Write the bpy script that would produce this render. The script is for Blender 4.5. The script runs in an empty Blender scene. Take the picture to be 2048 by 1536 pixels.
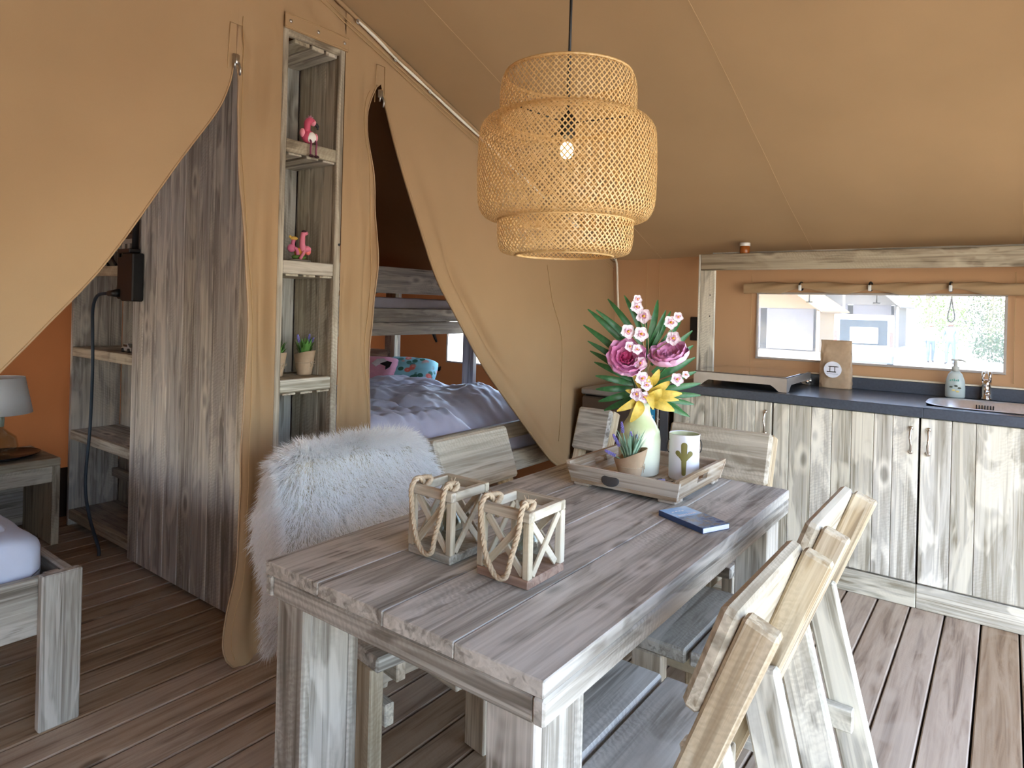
import bpy, math, random
import numpy as np
from mathutils import Vector, Matrix, noise
random.seed(7)
rng = np.random.default_rng(7)
scene = bpy.context.scene
COL = scene.collection
R = math.radians

# ------------------------------------------------------------------ camera
CAM_H = 1.36
cam_data = bpy.data.cameras.new('camera')
cam = bpy.data.objects.new('camera', cam_data)
COL.objects.link(cam)
yaw, roll = R(36.9), R(1.478)
rt = Vector((math.cos(yaw), math.sin(yaw), 0)); up = Vector((0, 0, 1)); fw = Vector((-math.sin(yaw), math.cos(yaw), 0))
cr = rt * math.cos(roll) + up * math.sin(roll)
cu = -rt * math.sin(roll) + up * math.cos(roll)
cam.matrix_world = Matrix(((cr.x, cu.x, -fw.x, 0), (cr.y, cu.y, -fw.y, 0), (cr.z, cu.z, -fw.z, CAM_H), (0, 0, 0, 1)))
cam_data.sensor_width = 36.0
cam_data.lens = 1320.3 / 2048 * 36
cam_data.shift_y = -(768 - 612.3) / 2048
cam_data.clip_start = 0.05
cam_data.clip_end = 400
scene.camera = cam

# ------------------------------------------------------------------ sky, sun, exposure
world = bpy.data.worlds.new('sky')
scene.world = world
world.use_nodes = True
wn = world.node_tree.nodes; wl_ = world.node_tree.links
sky = wn.new('ShaderNodeTexSky')
sky.sky_type = 'NISHITA'
sky.sun_disc = False
sky.sun_elevation = R(48)
sky.sun_rotation = R(200)
sky.air_density = 1.0
sky.dust_density = 2.2
wn['Background'].inputs['Strength'].default_value = 2.4
hz = wn.new('ShaderNodeMix'); hz.data_type = 'RGBA'; hz.inputs[0].default_value = 0.5
wl_.new(sky.outputs[0], hz.inputs[6]); hz.inputs[7].default_value = (0.75, 0.75, 0.75, 1)   # thin white haze over the blue
wl_.new(hz.outputs[2], wn['Background'].inputs['Color'])
sun_data = bpy.data.lights.new('sun', 'SUN')
sun_data.energy = 6.0
sun_data.angle = R(1.0)
sun_data.color = (1.0, 0.95, 0.86)
sun = bpy.data.objects.new('sun', sun_data)
COL.objects.link(sun)
sun.rotation_euler = Vector((0.45, 0.62, -0.95)).to_track_quat('-Z', 'Y').to_euler()
vs = scene.view_settings
vs.view_transform = 'Standard'
vs.look = 'None'
vs.exposure = 0.5
vs.gamma = 1.0
vs.use_curve_mapping = False
cy = scene.cycles
cy.max_bounces = 6; cy.diffuse_bounces = 4; cy.glossy_bounces = 3; cy.transmission_bounces = 6; cy.transparent_max_bounces = 12
cy.caustics_reflective = False; cy.caustics_refractive = False
cy.sample_clamp_indirect = 8.0
cy.use_adaptive_sampling = True; cy.adaptive_threshold = 0.2

# ------------------------------------------------------------------ materials
MATS = {}
def srgb(r, g, b):
    def f(c):
        c /= 255.0
        return c / 12.92 if c <= 0.04045 else ((c + 0.055) / 1.055) ** 2.4
    return (f(r), f(g), f(b), 1.0)

class NT:
    def __init__(s, name):
        s.m = bpy.data.materials.new(name); s.m.use_nodes = True
        s.t = s.m.node_tree; s.n = s.t.nodes; s.l = s.t.links
        s.b = s.n['Principled BSDF']; s.out = s.n['Material Output']
    def new(s, typ, **k):
        n = s.n.new(typ)
        for a, v in k.items():
            if a.startswith('i_'):
                n.inputs[a[2:].replace('_', ' ')].default_value = v
            else:
                setattr(n, a, v)
        return n
    def link(s, a, b): s.l.new(a, b)
    def mix(s, fac, a, b, blend='MIX'):
        n = s.n.new('ShaderNodeMix'); n.data_type = 'RGBA'; n.blend_type = blend
        for sock, v in ((n.inputs[0], fac), (n.inputs[6], a), (n.inputs[7], b)):
            if isinstance(v, bpy.types.NodeSocket): s.l.new(v, sock)
            else: sock.default_value = v
        return n.outputs[2]
    def math(s, op, a, b=0.0, clamp=False):
        n = s.n.new('ShaderNodeMath'); n.operation = op; n.use_clamp = clamp
        for sock, v in ((n.inputs[0], a), (n.inputs[1], b)):
            if isinstance(v, bpy.types.NodeSocket): s.l.new(v, sock)
            else: sock.default_value = v
        return n.outputs[0]
    def ramp(s, fac, stops):
        n = s.n.new('ShaderNodeValToRGB')
        e = n.color_ramp.elements
        while len(e) < len(stops): e.new(0.5)
        for el, (p, c) in zip(e, stops):
            el.position = p; el.color = c
        s.l.new(fac, n.inputs[0])
        return n.outputs[0]
    def noise(s, vec, scale, detail=3, rough=0.55, dist=0.0):
        n = s.n.new('ShaderNodeTexNoise')
        n.inputs['Scale'].default_value = scale; n.inputs['Detail'].default_value = detail
        n.inputs['Roughness'].default_value = rough; n.inputs['Distortion'].default_value = dist
        s.l.new(vec, n.inputs['Vector'])
        return n.outputs['Fac']
    def coords(s, scl=(1, 1, 1), rnd=40.0, rot=(0, 0, 0), kind='Object'):
        tc = s.n.new('ShaderNodeTexCoord'); v = tc.outputs[kind]
        if rnd:
            oi = s.n.new('ShaderNodeObjectInfo')
            va = s.n.new('ShaderNodeVectorMath'); va.operation = 'SCALE'
            cx = s.n.new('ShaderNodeCombineXYZ')
            s.l.new(oi.outputs['Random'], cx.inputs[0]); s.l.new(oi.outputs['Random'], cx.inputs[1]); s.l.new(oi.outputs['Random'], cx.inputs[2])
            s.l.new(cx.outputs[0], va.inputs[0]); va.inputs['Scale'].default_value = rnd
            ad = s.n.new('ShaderNodeVectorMath'); ad.operation = 'ADD'
            s.l.new(v, ad.inputs[0]); s.l.new(va.outputs[0], ad.inputs[1]); v = ad.outputs[0]
        mp = s.n.new('ShaderNodeMapping'); mp.inputs['Scale'].default_value = scl; mp.inputs['Rotation'].default_value = rot
        s.l.new(v, mp.inputs['Vector'])
        return mp.outputs[0]
    def bump(s, h, strength=0.3, dist=0.004):
        n = s.n.new('ShaderNodeBump'); n.inputs['Strength'].default_value = strength; n.inputs['Distance'].default_value = dist
        s.l.new(h, n.inputs['Height']); s.l.new(n.outputs[0], s.b.inputs['Normal'])

def plain(name, col, rough=0.5, metal=0.0, var=0.06, bump=0.0, vscale=30, trans=0.0, ior=1.45, coat=0.0, emit=None, estr=0.0, alpha=1.0, sheen=0.0):
    if name in MATS: return MATS[name]
    t = NT(name)
    v = t.coords(rnd=11)
    nz = t.noise(v, vscale, 4)
    c0 = tuple(x * (1 - var) for x in col[:3]) + (1,); c1 = tuple(min(1, x * (1 + var)) for x in col[:3]) + (1,)
    t.link(t.ramp(nz, [(0.3, c0), (0.7, c1)]), t.b.inputs['Base Color'])
    t.b.inputs['Roughness'].default_value = rough; t.b.inputs['Metallic'].default_value = metal
    t.b.inputs['Transmission Weight'].default_value = trans; t.b.inputs['IOR'].default_value = ior
    t.b.inputs['Coat Weight'].default_value = coat
    t.b.inputs['Sheen Weight'].default_value = sheen
    t.b.inputs['Alpha'].default_value = alpha
    if emit: t.b.inputs['Emission Color'].default_value = emit; t.b.inputs['Emission Strength'].default_value = estr
    if bump: t.bump(nz, bump, 0.002)
    MATS[name] = t.m
    return t.m

PAL = {  # dark, mid, light, wash
    'grey':  (srgb(108, 101, 91), srgb(153, 148, 138), srgb(184, 180, 170), srgb(214, 210, 201)),
    'dark':  (srgb(112, 104, 97), srgb(152, 144, 137), srgb(174, 167, 160), srgb(218, 208, 192)),
    'pale':  (srgb(138, 128, 108), srgb(178, 172, 156), srgb(202, 197, 184), srgb(244, 237, 218)),
    'chair': (srgb(138, 124, 102), srgb(176, 164, 142), srgb(196, 186, 166), srgb(218, 208, 186)),
    'gold':  (srgb(136, 116, 88), srgb(180, 158, 124), srgb(202, 184, 152), srgb(222, 210, 184)),
    'floor': (srgb(126, 103, 83), srgb(164, 140, 115), srgb(180, 158, 134), srgb(190, 172, 150)),
    'red':   (srgb(110, 84, 70), srgb(150, 118, 100), srgb(170, 140, 120), srgb(184, 160, 142)),
    'niche': (srgb(112, 99, 82), srgb(154, 141, 122), srgb(182, 169, 148), srgb(208, 197, 174)),
    'tray':  (srgb(124, 104, 84), srgb(170, 148, 124), srgb(198, 181, 160), srgb(226, 218, 205)),
}
def wood(pal, axis='x', saw=0.35, knots=0.5):
    key = 'wood_%s_%s' % (pal, axis)
    if key in MATS: return MATS[key]
    d, m, l, w = PAL[pal]
    t = NT(key)
    ai = 'xyz'.index(axis)
    s1 = [26.0] * 3; s1[ai] = 1.6
    s2 = [7.0] * 3; s2[ai] = 2.0
    s3 = [70.0] * 3; s3[ai] = 3.0
    g = t.noise(t.coords(s1), 1.0, 5, 0.62, 0.7)
    p = t.noise(t.coords(s2, 23), 1.0, 3, 0.6, 0.9)
    f = t.noise(t.coords(s3, 31), 1.0, 2, 0.6)
    col = t.ramp(g, [(0.34, d), (0.45, m), (0.56, l), (0.72, m)])
    wf = t.ramp(p, [(0.50, (0, 0, 0, 1)), (0.56, (1, 1, 1, 1))])
    s4 = [46.0] * 3; s4[ai] = 1.1
    wf2 = t.ramp(t.noise(t.coords(s4, 77), 1.0, 2, .6, .8), [(0.54, (0, 0, 0, 1)), (0.60, (1, 1, 1, 1))])
    s5 = [34.0] * 3; s5[ai] = .9
    dk = t.ramp(t.noise(t.coords(s5, 91), 1.0, 2, .6, .6), [(0.57, (0, 0, 0, 1)), (0.66, (1, 1, 1, 1))])
    wa = {'pale': .75, 'dark': .42, 'floor': .35}.get(pal, .55)
    col = t.mix(t.math('MULTIPLY', wf, wa), col, w)
    fs = .35 if pal == 'floor' else 1.0
    col = t.mix(t.math('MULTIPLY', wf2, .5 * fs), col, w)
    col = t.mix(t.math('MULTIPLY', dk, .55 * fs), col, d)
    # saw marks: fine oblique bands that come and go
    rot = [0, 0, 0]; rot[(ai + 1) % 3] = 0.5; rot[(ai + 2) % 3] = 0.45
    wv = t.new('ShaderNodeTexWave', wave_type='BANDS', bands_direction=axis.upper())
    wv.inputs['Scale'].default_value = 24; wv.inputs['Distortion'].default_value = 7; wv.inputs['Detail'].default_value = 3; wv.inputs['Detail Scale'].default_value = 2.5
    t.link(t.coords((1, 1, 1), 17, rot), wv.inputs['Vector'])
    sm = t.ramp(t.noise(t.coords([4.0 if i != ai else 1.7 for i in range(3)], 51), 1.0, 1), [(0.5, (0, 0, 0, 1)), (0.62, (1, 1, 1, 1))])
    sf = t.math('MULTIPLY', t.math('MULTIPLY', t.math('MULTIPLY', wv.outputs['Fac'], f), sm), saw * 1.6)
    col = t.mix(sf, col, d)
    col = t.mix(t.math('MULTIPLY', f, 0.28), col, d)
    # knots
    sk = [6.0] * 3; sk[ai] = 2.6
    vo = t.new('ShaderNodeTexVoronoi'); vo.inputs['Scale'].default_value = 1.0
    t.link(t.coords(sk, 63), vo.inputs['Vector'])
    kf = t.ramp(vo.outputs['Distance'], [(0.06, (1, 1, 1, 1)), (0.12, (0, 0, 0, 1))])
    kr = t.ramp(vo.outputs['Distance'], [(0.08, (0, 0, 0, 1)), (0.15, (1, 1, 1, 1)), (0.24, (0, 0, 0, 1))])
    col = t.mix(t.math('MULTIPLY', kr, .45), col, w)
    col = t.mix(t.math('MULTIPLY', kf, knots), col, tuple(c * 0.45 for c in d[:3]) + (1,))
    # board to board variation
    oi = t.new('ShaderNodeObjectInfo')
    br = t.math('ADD', t.math('MULTIPLY', oi.outputs['Random'], 0.3), 0.86)
    hs = t.new('ShaderNodeHueSaturation'); t.link(br, hs.inputs['Value']); t.link(col, hs.inputs['Color'])
    t.link(t.math('ADD', t.math('MULTIPLY', oi.outputs['Random'], -0.35), 1.12), hs.inputs['Saturation'])
    t.link(hs.outputs[0], t.b.inputs['Base Color'])
    t.b.inputs['Roughness'].default_value = 0.62
    t.b.inputs['Specular IOR Level'].default_value = 0.35
    t.bump(g, 0.22, 0.003)
    MATS[key] = t.m
    return t.m

def canvas(name, col, transl=0.35, fold=0.0):
    if name in MATS: return MATS[name]
    t = NT(name)
    v = t.coords(rnd=0)
    big = t.noise(v, 1.3, 4); fine = t.noise(v, 260, 2)
    c0 = tuple(x * 0.92 for x in col[:3]) + (1,); c1 = tuple(x * 1.06 for x in col[:3]) + (1,)
    c = t.mix(0.12, t.ramp(big, [(0.3, c0), (0.7, c1)]), t.ramp(fine, [(0.3, c0), (0.7, c1)]))
    df = t.new('ShaderNodeBsdfDiffuse'); tr = t.new('ShaderNodeBsdfTranslucent')
    mx = t.new('ShaderNodeMixShader'); mx.inputs[0].default_value = transl
    bp = t.new('ShaderNodeBump'); bp.inputs['Strength'].default_value = 0.08; bp.inputs['Distance'].default_value = 0.001
    t.link(fine, bp.inputs['Height'])
    t.link(bp.outputs[0], df.inputs['Normal']); t.link(c, df.inputs['Color']); t.link(c, tr.inputs['Color'])
    t.link(df.outputs[0], mx.inputs[1]); t.link(tr.outputs[0], mx.inputs[2]); t.link(mx.outputs[0], t.out.inputs['Surface'])
    MATS[name] = t.m
    return t.m

# ------------------------------------------------------------------ mesh + object helpers
def mesh(name, verts, faces, smooth=False):
    me = bpy.data.meshes.new(name)
    me.from_pydata([tuple(v) for v in verts], [], faces)
    me.update()
    if smooth: me.polygons.foreach_set('use_smooth', [True] * len(me.polygons))
    return me
def mw(o):
    m = o.matrix_basis.copy() if o.parent is None else mw(o.parent) @ o.matrix_parent_inverse @ o.matrix_basis
    return m
def obj(name, me, mat=None, parent=None, loc=(0, 0, 0), rot=(0, 0, 0)):
    o = bpy.data.objects.new(name, me)
    COL.objects.link(o)
    o.location = loc; o.rotation_euler = rot
    if mat is not None and me is not None and not me.materials: me.materials.append(mat)
    if parent is not None:
        o.parent = parent; o.matrix_parent_inverse = mw(parent).inverted()
    return o
def thing(name, label, cat, loc=(0, 0, 0), group=None):
    o = obj(name, None, None, None, loc)
    o.empty_display_size = 0.05
    return tag(o, label, cat, group)
def tag(o, label, cat, group=None):
    o['label'] = label; o['category'] = cat
    if group: o['group'] = group
    return o
def struct(o): o['kind'] = 'structure'; return o
def chamfer(hx, hy, hz, c):
    h = (hx, hy, hz); V = []; idx = {}
    for sx in (-1, 1):
        for sy in (-1, 1):
            for sz in (-1, 1):
                s = (sx, sy, sz)
                for a in range(3):
                    idx[s, a] = len(V)
                    V.append(tuple(s[i] * (h[i] if i == a else h[i] - c) for i in range(3)))
    F = []
    for a in range(3):
        b, d = (a + 1) % 3, (a + 2) % 3
        for sg in (-1, 1):
            q = []
            for sb, sd in ((-1, -1), (1, -1), (1, 1), (-1, 1)):
                s = [0, 0, 0]; s[a] = sg; s[b] = sb; s[d] = sd; q.append(idx[tuple(s), a])
            F.append(q)
        for sb in (-1, 1):
            for sd in (-1, 1):
                s0 = [0, 0, 0]; s0[a] = -1; s0[b] = sb; s0[d] = sd; s1 = list(s0); s1[a] = 1
                F.append([idx[tuple(s0), b], idx[tuple(s1), b], idx[tuple(s1), d], idx[tuple(s0), d]])
    for sx in (-1, 1):
        for sy in (-1, 1):
            for sz in (-1, 1):
                F.append([idx[(sx, sy, sz), a] for a in range(3)])
    out = []
    for f in F:
        p = [Vector(V[i]) for i in f]
        n = (p[1] - p[0]).cross(p[2] - p[0]); cc = sum(p, Vector()) / len(p)
        out.append(f if n.dot(cc) > 0 else f[::-1])
    return V, out
BOXC = {}
def box(name, x0, x1, y0, y1, z0, z1, mat, parent=None, bev=0.003, rot=(0, 0, 0), share=True):
    hx, hy, hz = abs(x1 - x0) / 2, abs(y1 - y0) / 2, abs(z1 - z0) / 2
    if isinstance(mat, str):
        mat = wood(mat, 'xyz'[max(range(3), key=lambda i: (hx, hy, hz)[i])])
    k = (name, round(hx, 4), round(hy, 4), round(hz, 4), mat.name, bev)
    if k not in BOXC:
        V, F = chamfer(hx, hy, hz, min(bev, hx * .45, hy * .45, hz * .45))
        me = mesh(name, V, F); me.materials.append(mat); BOXC[k] = me
    return obj(name, BOXC[k], None, parent, ((x0 + x1) / 2, (y0 + y1) / 2, (z0 + z1) / 2), rot)
def merge(parts):
    V, F = [], []
    for v, f in parts:
        o = len(V); V += [tuple(p) for p in v]; F += [[i + o for i in q] for q in f]
    return V, F
def bx(x0, x1, y0, y1, z0, z1, c=0.002):
    hx, hy, hz = (x1 - x0) / 2, (y1 - y0) / 2, (z1 - z0) / 2
    V, F = chamfer(hx, hy, hz, min(c, hx * .4, hy * .4, hz * .4))
    return [(v[0] + (x0 + x1) / 2, v[1] + (y0 + y1) / 2, v[2] + (z0 + z1) / 2) for v in V], F
def xf(vf, M):
    return [tuple(M @ Vector(v)) for v in vf[0]], vf[1]
def lathe(prof, n=32, cap0=False, cap1=False):
    V, F = [], []
    for r, z in prof:
        for i in range(n):
            a = 2 * math.pi * i / n; V.append((r * math.cos(a), r * math.sin(a), z))
    for k in range(len(prof) - 1):
        for i in range(n):
            j = (i + 1) % n
            F.append([k * n + i, k * n + j, (k + 1) * n + j, (k + 1) * n + i])
    if cap0: F.append(list(range(n))[::-1])
    if cap1: F.append([(len(prof) - 1) * n + i for i in range(n)])
    return V, F
def tube(pts, rad, n=8, closed=False, caps=True):
    P = [Vector(p) for p in pts]; N = len(P)
    rads = rad if isinstance(rad, (list, tuple)) else [rad] * N
    V, F = [], []
    tprev = None; u = None
    for i in range(N):
        if closed: t = P[(i + 1) % N] - P[i - 1]
        else: t = P[min(i + 1, N - 1)] - P[max(i - 1, 0)]
        if t.length < 1e-9: t = Vector((0, 0, 1))
        t.normalize()
        if u is None:
            a = Vector((0, 0, 1)) if abs(t.z) < .9 else Vector((1, 0, 0))
            u = t.cross(a).normalized()
        else:
            u = (u - t * u.dot(t))
            if u.length < 1e-6: u = t.orthogonal()
            u.normalize()
        w = t.cross(u)
        for k in range(n):
            a = 2 * math.pi * k / n
            V.append(tuple(P[i] + (u * math.cos(a) + w * math.sin(a)) * rads[i]))
    for i in range(N if closed else N - 1):
        for k in range(n):
            a, b = i * n + k, i * n + (k + 1) % n; j = (i + 1) % N
            F.append([a, b, j * n + (k + 1) % n, j * n + k])
    if caps and not closed:
        F.append(list(range(n))[::-1]); F.append([(N - 1) * n + k for k in range(n)])
    return V, F
def smooth_path(pts, sub=6, closed=False):
    P = [Vector(p) for p in pts]; out = []; N = len(P)
    rngk = range(N if closed else N - 1)
    for i in rngk:
        p0 = P[i - 1] if (closed or i > 0) else P[0]; p1 = P[i]; p2 = P[(i + 1) % N]; p3 = P[(i + 2) % N] if (closed or i + 2 < N) else P[-1]
        for k in range(sub):
            t = k / sub
            out.append(0.5 * ((2 * p1) + (p2 - p0) * t + (2 * p0 - 5 * p1 + 4 * p2 - p3) * t * t + (3 * p1 - p0 - 3 * p2 + p3) * t ** 3))
    if not closed: out.append(P[-1])
    return out
def rope(pts, rad, twist=60.0, n=5, strands=3):
    P = [Vector(p) for p in pts]; parts = []
    L = [0]
    for i in range(1, len(P)): L.append(L[-1] + (P[i] - P[i - 1]).length)
    fr = []; u = None
    for i in range(len(P)):
        t = (P[min(i + 1, len(P) - 1)] - P[max(i - 1, 0)]).normalized()
        if u is None: u = t.orthogonal().normalized()
        else:
            u = u - t * u.dot(t); u.normalize()
        fr.append((u.copy(), t.cross(u)))
    for s in range(strands):
        q = []
        for i, p in enumerate(P):
            a = L[i] * twist * 2 * math.pi + s * 2 * math.pi / strands
            q.append(p + (fr[i][0] * math.cos(a) + fr[i][1] * math.sin(a)) * rad * 0.5)
        parts.append(tube(q, rad * 0.58, n))
    return merge(parts)
def prism(poly, h, axis='z'):
    n = len(poly)
    if axis == 'z': V = [(x, y, 0) for x, y in poly] + [(x, y, h) for x, y in poly]
    elif axis == 'y': V = [(x, 0, y) for x, y in poly] + [(x, h, y) for x, y in poly]
    else: V = [(0, x, y) for x, y in poly] + [(h, x, y) for x, y in poly]
    F = [list(range(n))[::-1], [n + i for i in range(n)]] + [[i, (i + 1) % n, n + (i + 1) % n, n + i] for i in range(n)]
    return V, F
def ball(c, r, n=16, m=10, squash=(1, 1, 1)):
    V, F = [], []
    for j in range(m + 1):
        b = math.pi * j / m
        for i in range(n):
            a = 2 * math.pi * i / n
            V.append((c[0] + r * squash[0] * math.sin(b) * math.cos(a), c[1] + r * squash[1] * math.sin(b) * math.sin(a), c[2] + r * squash[2] * math.cos(b)))
    for j in range(m):
        for i in range(n):
            F.append([j * n + i, (j + 1) * n + i, (j + 1) * n + (i + 1) % n, j * n + (i + 1) % n])
    return V, F
def grid(nu, nv, fn):
    V = [fn(i / nu, j / nv) for j in range(nv + 1) for i in range(nu + 1)]
    F = [[j * (nu + 1) + i, j * (nu + 1) + i + 1, (j + 1) * (nu + 1) + i + 1, (j + 1) * (nu + 1) + i] for j in range(nv) for i in range(nu)]
    return V, F
def put(name, vf, mat, parent=None, smooth=True, loc=(0, 0, 0), rot=(0, 0, 0)):
    if isinstance(mat, str): mat = wood(mat, 'x')
    return obj(name, mesh(name, vf[0], vf[1], smooth), mat, parent, loc, rot)
def dup(o, parent=None):
    c = o.copy(); COL.objects.link(c)
    if parent is not None: c.parent = parent
    for ch in list(o.children): dup(ch, c)
    return c
def fbm(x, y, z, s=1.0, o=3):
    return noise.fractal(Vector((x * s, y * s, z * s)), 1.0, 2.0, o)
def lerp(a, b, t): return a + (b - a) * t

# ------------------------------------------------------------------ the tent: floor, canvas walls, roof
TAN = canvas('canvas_tan', srgb(172, 142, 108), 0.015)
ROOF = canvas('canvas_roof', srgb(170, 139, 102), 0.015)
ORANGE = canvas('canvas_orange', srgb(164, 102, 62), 0.03)
STITCH = plain('stitch_thread', srgb(190, 156, 110), 0.7)
XP = -2.268; YB = 4.24; XL = -4.62; XE = 0.85; YF = -2.243; RIDGE_Y = 1.0
def roof_z(y):
    return 1.70 + 0.371 * (4.243 - y) if y >= RIDGE_Y else 1.70 + 0.371 * (4.243 - RIDGE_Y) - 0.371 * (RIDGE_Y - y)
def roof_y(z): return 4.243 - (z - 1.70) / 0.371
def roof_yl(z): return RIDGE_Y - (1.70 + 0.371 * (4.243 - RIDGE_Y) - z) / 0.371

floor = obj('floor', None, None); struct(floor); floor.empty_display_size = .1
box('floor_base', XL - .1, 2.3, YF - .1, YB + .12, -0.42, -0.045, plain('under_floor', srgb(52, 38, 30), .9), floor, 0.004)
k = -31
while True:
    x0 = -0.471 + 0.135 * k
    if x0 > 2.2: break
    box('floor_board', x0 + .0035, x0 + .1315, YF - .02, YB + .02, -0.045, 0.0, wood('floor', 'y', .1, .7), floor, 0.004)
    k += 1

# roof: two slopes with light wrinkles towards the eave
def roof_pt(u, v):
    y = lerp(YF - .3, YB + .35, v); x = lerp(XL - .15, XE + .12, u)
    z = roof_z(y)
    if abs(y - RIDGE_Y) < .12: z -= (.12 - abs(y - RIDGE_Y)) * .18
    e = max(0.0, min(1.0, (y - 2.6) / 1.6))
    z += 0.012 * fbm(x, y, 0, 1.1) + e * 0.010 * math.sin(x * 9 + 3 * fbm(x, y, 2, .8)) * fbm(x, y * .3, 5, 1.2)
    return (x, y, z + .012)
struct(put('ceiling', grid(110, 90, roof_pt), ROOF))
ceil_o = bpy.data.objects['ceiling']
for xs in (-3.83, -2.86, -1.89, -0.92, 0.05):
    pts = [(xs + .008 * fbm(y, xs, 1), y, roof_z(y) - .004) for y in np.linspace(1.05, 4.2, 30)]
    put('roof_seam', tube(pts, .0010, 5), STITCH, ceil_o)

# back wall with two window openings
W1 = (-1.246, -0.012, 1.085, 1.475); W2 = (-3.86, -2.70, 0.875, 1.30)
def wall_cells(xs, zs, holes):
    V, F = [], []
    def vid(i, j): return j * len(xs) + i
    V = [(x, YB + .012 * fbm(x, z, 3, 1.5), z) for z in zs for x in xs]
    for j in range(len(zs) - 1):
        for i in range(len(xs) - 1):
            cx, cz = (xs[i] + xs[i + 1]) / 2, (zs[j] + zs[j + 1]) / 2
            if any(h[0] < cx < h[1] and h[2] < cz < h[3] for h in holes): continue
            F.append([vid(i, j), vid(i + 1, j), vid(i + 1, j + 1), vid(i, j + 1)])
    return V, F
xs = sorted(set([round(x, 3) for x in np.linspace(XL, XE, 50)] + [W1[0], W1[1], W2[0], W2[1]]))
zs = sorted(set([round(z, 3) for z in np.linspace(-.4, roof_z(YB) + .02, 18)] + [W1[2], W1[3], W2[2], W2[3]]))
wall_back = struct(put('wall_back', wall_cells(xs, zs, [W1, W2]), ORANGE))
wall_back.data.materials.append(canvas('canvas_kitchen', srgb(184, 144, 108), 0.03))
for pl_ in wall_back.data.polygons:
    if pl_.center.x > XP - .02: pl_.material_index = 1
for xx in (-2.006, -1.913):
    put('wall_seam', tube([(xx, YB - .014, z) for z in np.linspace(.2, 1.70, 12)], .0015, 5), STITCH, wall_back)
def lw(u, v):
    y = lerp(YF, YB, u); z = lerp(-.4, roof_z(y) + .02, v)
    return (XL + .015 * fbm(y, z, 7, 1.2), y, z)
wall_left = struct(put('wall_left', grid(50, 24, lw), ORANGE))
box('baseboard_left', XL + .01, XL + .02, YF + .02, YB - .03, 0.001, 0.30, plain('dark_groundsheet', srgb(44, 30, 24), .8), wall_left, .002)
W3 = (-4.3, -2.45, .65, 1.58)
xs3 = sorted(set([round(float(x), 3) for x in np.linspace(XL, XE, 40)] + [W3[0], W3[1]])); zs3 = sorted(set([round(float(z), 3) for z in np.linspace(-.4, 1.72, 10)] + [W3[2], W3[3]]))
vw = wall_cells(xs3, zs3, [W3])
struct(put('wall_front', ([(x, YF + (y - YB), z) for x, y, z in vw[0]], [f[::-1] for f in vw[1]]), ORANGE))
# dark inner lining under the roof of the two bedrooms
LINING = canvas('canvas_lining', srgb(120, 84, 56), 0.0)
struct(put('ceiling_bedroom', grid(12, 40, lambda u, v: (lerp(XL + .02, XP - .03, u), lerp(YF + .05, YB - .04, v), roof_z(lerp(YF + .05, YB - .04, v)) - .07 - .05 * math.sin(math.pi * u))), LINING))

# front wall: canvas gable over a wide open doorway
DOOR_Y0, DOOR_Y1, DOOR_Z = -0.9, 3.55, 1.84
def front_cells():
    ys = sorted(set([float(y) for y in np.linspace(YF, YB, 40)] + [DOOR_Y0, DOOR_Y1])); V, F = [], []
    nrow = 10
    for y in ys:
        top = roof_z(y) + .02
        lv = list(np.linspace(-.4, min(DOOR_Z, top - .001), 5)) + list(np.linspace(min(DOOR_Z, top - .001), top, 5))
        V += [(XE + .01 * fbm(y, z, 2, 1.4), y, z) for z in lv]
    for i in range(len(ys) - 1):
        cy_ = (ys[i] + ys[i + 1]) / 2
        for k in range(9):
            if k < 5 and DOOR_Y0 < cy_ < DOOR_Y1: continue
            F.append([i * nrow + k, (i + 1) * nrow + k, (i + 1) * nrow + k + 1, i * nrow + k + 1])
    return V, F
struct(put('wall_right', front_cells(), ROOF))

# inner tent wall (the bedrooms' front) with its two opened flaps
inner = struct(obj('wall_inner', None)); inner.empty_display_size = .1
def curve_fn(pts):
    pts = sorted(pts, key=lambda p: p[1])
    P = smooth_path([(p[0], p[1], 0) for p in pts], 8)
    ys = np.array([p.x for p in P]); zz = np.array([p.y for p in P])
    o = np.argsort(zz)
    return lambda z: float(np.interp(z, zz[o], ys[o]))
flapL = curve_fn([(1.302, 2.30), (1.299, 2.247), (1.289, 2.171), (1.272, 2.112), (1.247, 2.051), (1.206, 1.979), (1.146, 1.887), (1.089, 1.796), (1.019, 1.679), (0.945, 1.556), (0.874, 1.447), (0.807, 1.36), (0.743, 1.284), (0.683, 1.211), (0.625, 1.143), (.35, .82), (0.05, .5), (-.15, .3)])
strip1L = curve_fn([(1.31, 2.415), (1.311, 2.214), (1.312, 2.032), (1.319, 1.851), (1.332, 1.687), (1.356, 1.45), (1.369, 1.264), (1.373, 1.078), (1.372, 0.892), (1.361, 0.707), (1.35, 0.525), (1.335, 0.344), (1.316, 0.204), (1.307, 0.116), (1.316, 0.048), (1.345, 0.006)])
strip2R = curve_fn([(1.985, 2.343), (1.956, 2.257), (1.942, 2.165), (1.947, 2.078), (1.973, 1.928), (1.989, 1.774), (1.997, 1.551), (1.999, 1.327), (1.997, 1.103), (1.995, 0.924), (1.991, 0.779), (1.985, .4), (1.98, .006)])
flap2L = curve_fn([(2.0, 2.34), (2.006, 2.316), (2.053, 2.192), (2.11, 2.044), (2.179, 1.882), (2.269, 1.691), (2.381, 1.479), (2.516, 1.307), (2.704, 1.068), (2.838, 0.923), (2.979, 0.784), (3.13, 0.636), (3.262, 0.522), (3.373, 0.435), (3.50, 0.365)])
def ss(a, b, x):
    t = max(0.0, min(1.0, (x - a) / (b - a))); return t * t * (3 - 2 * t)
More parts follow.
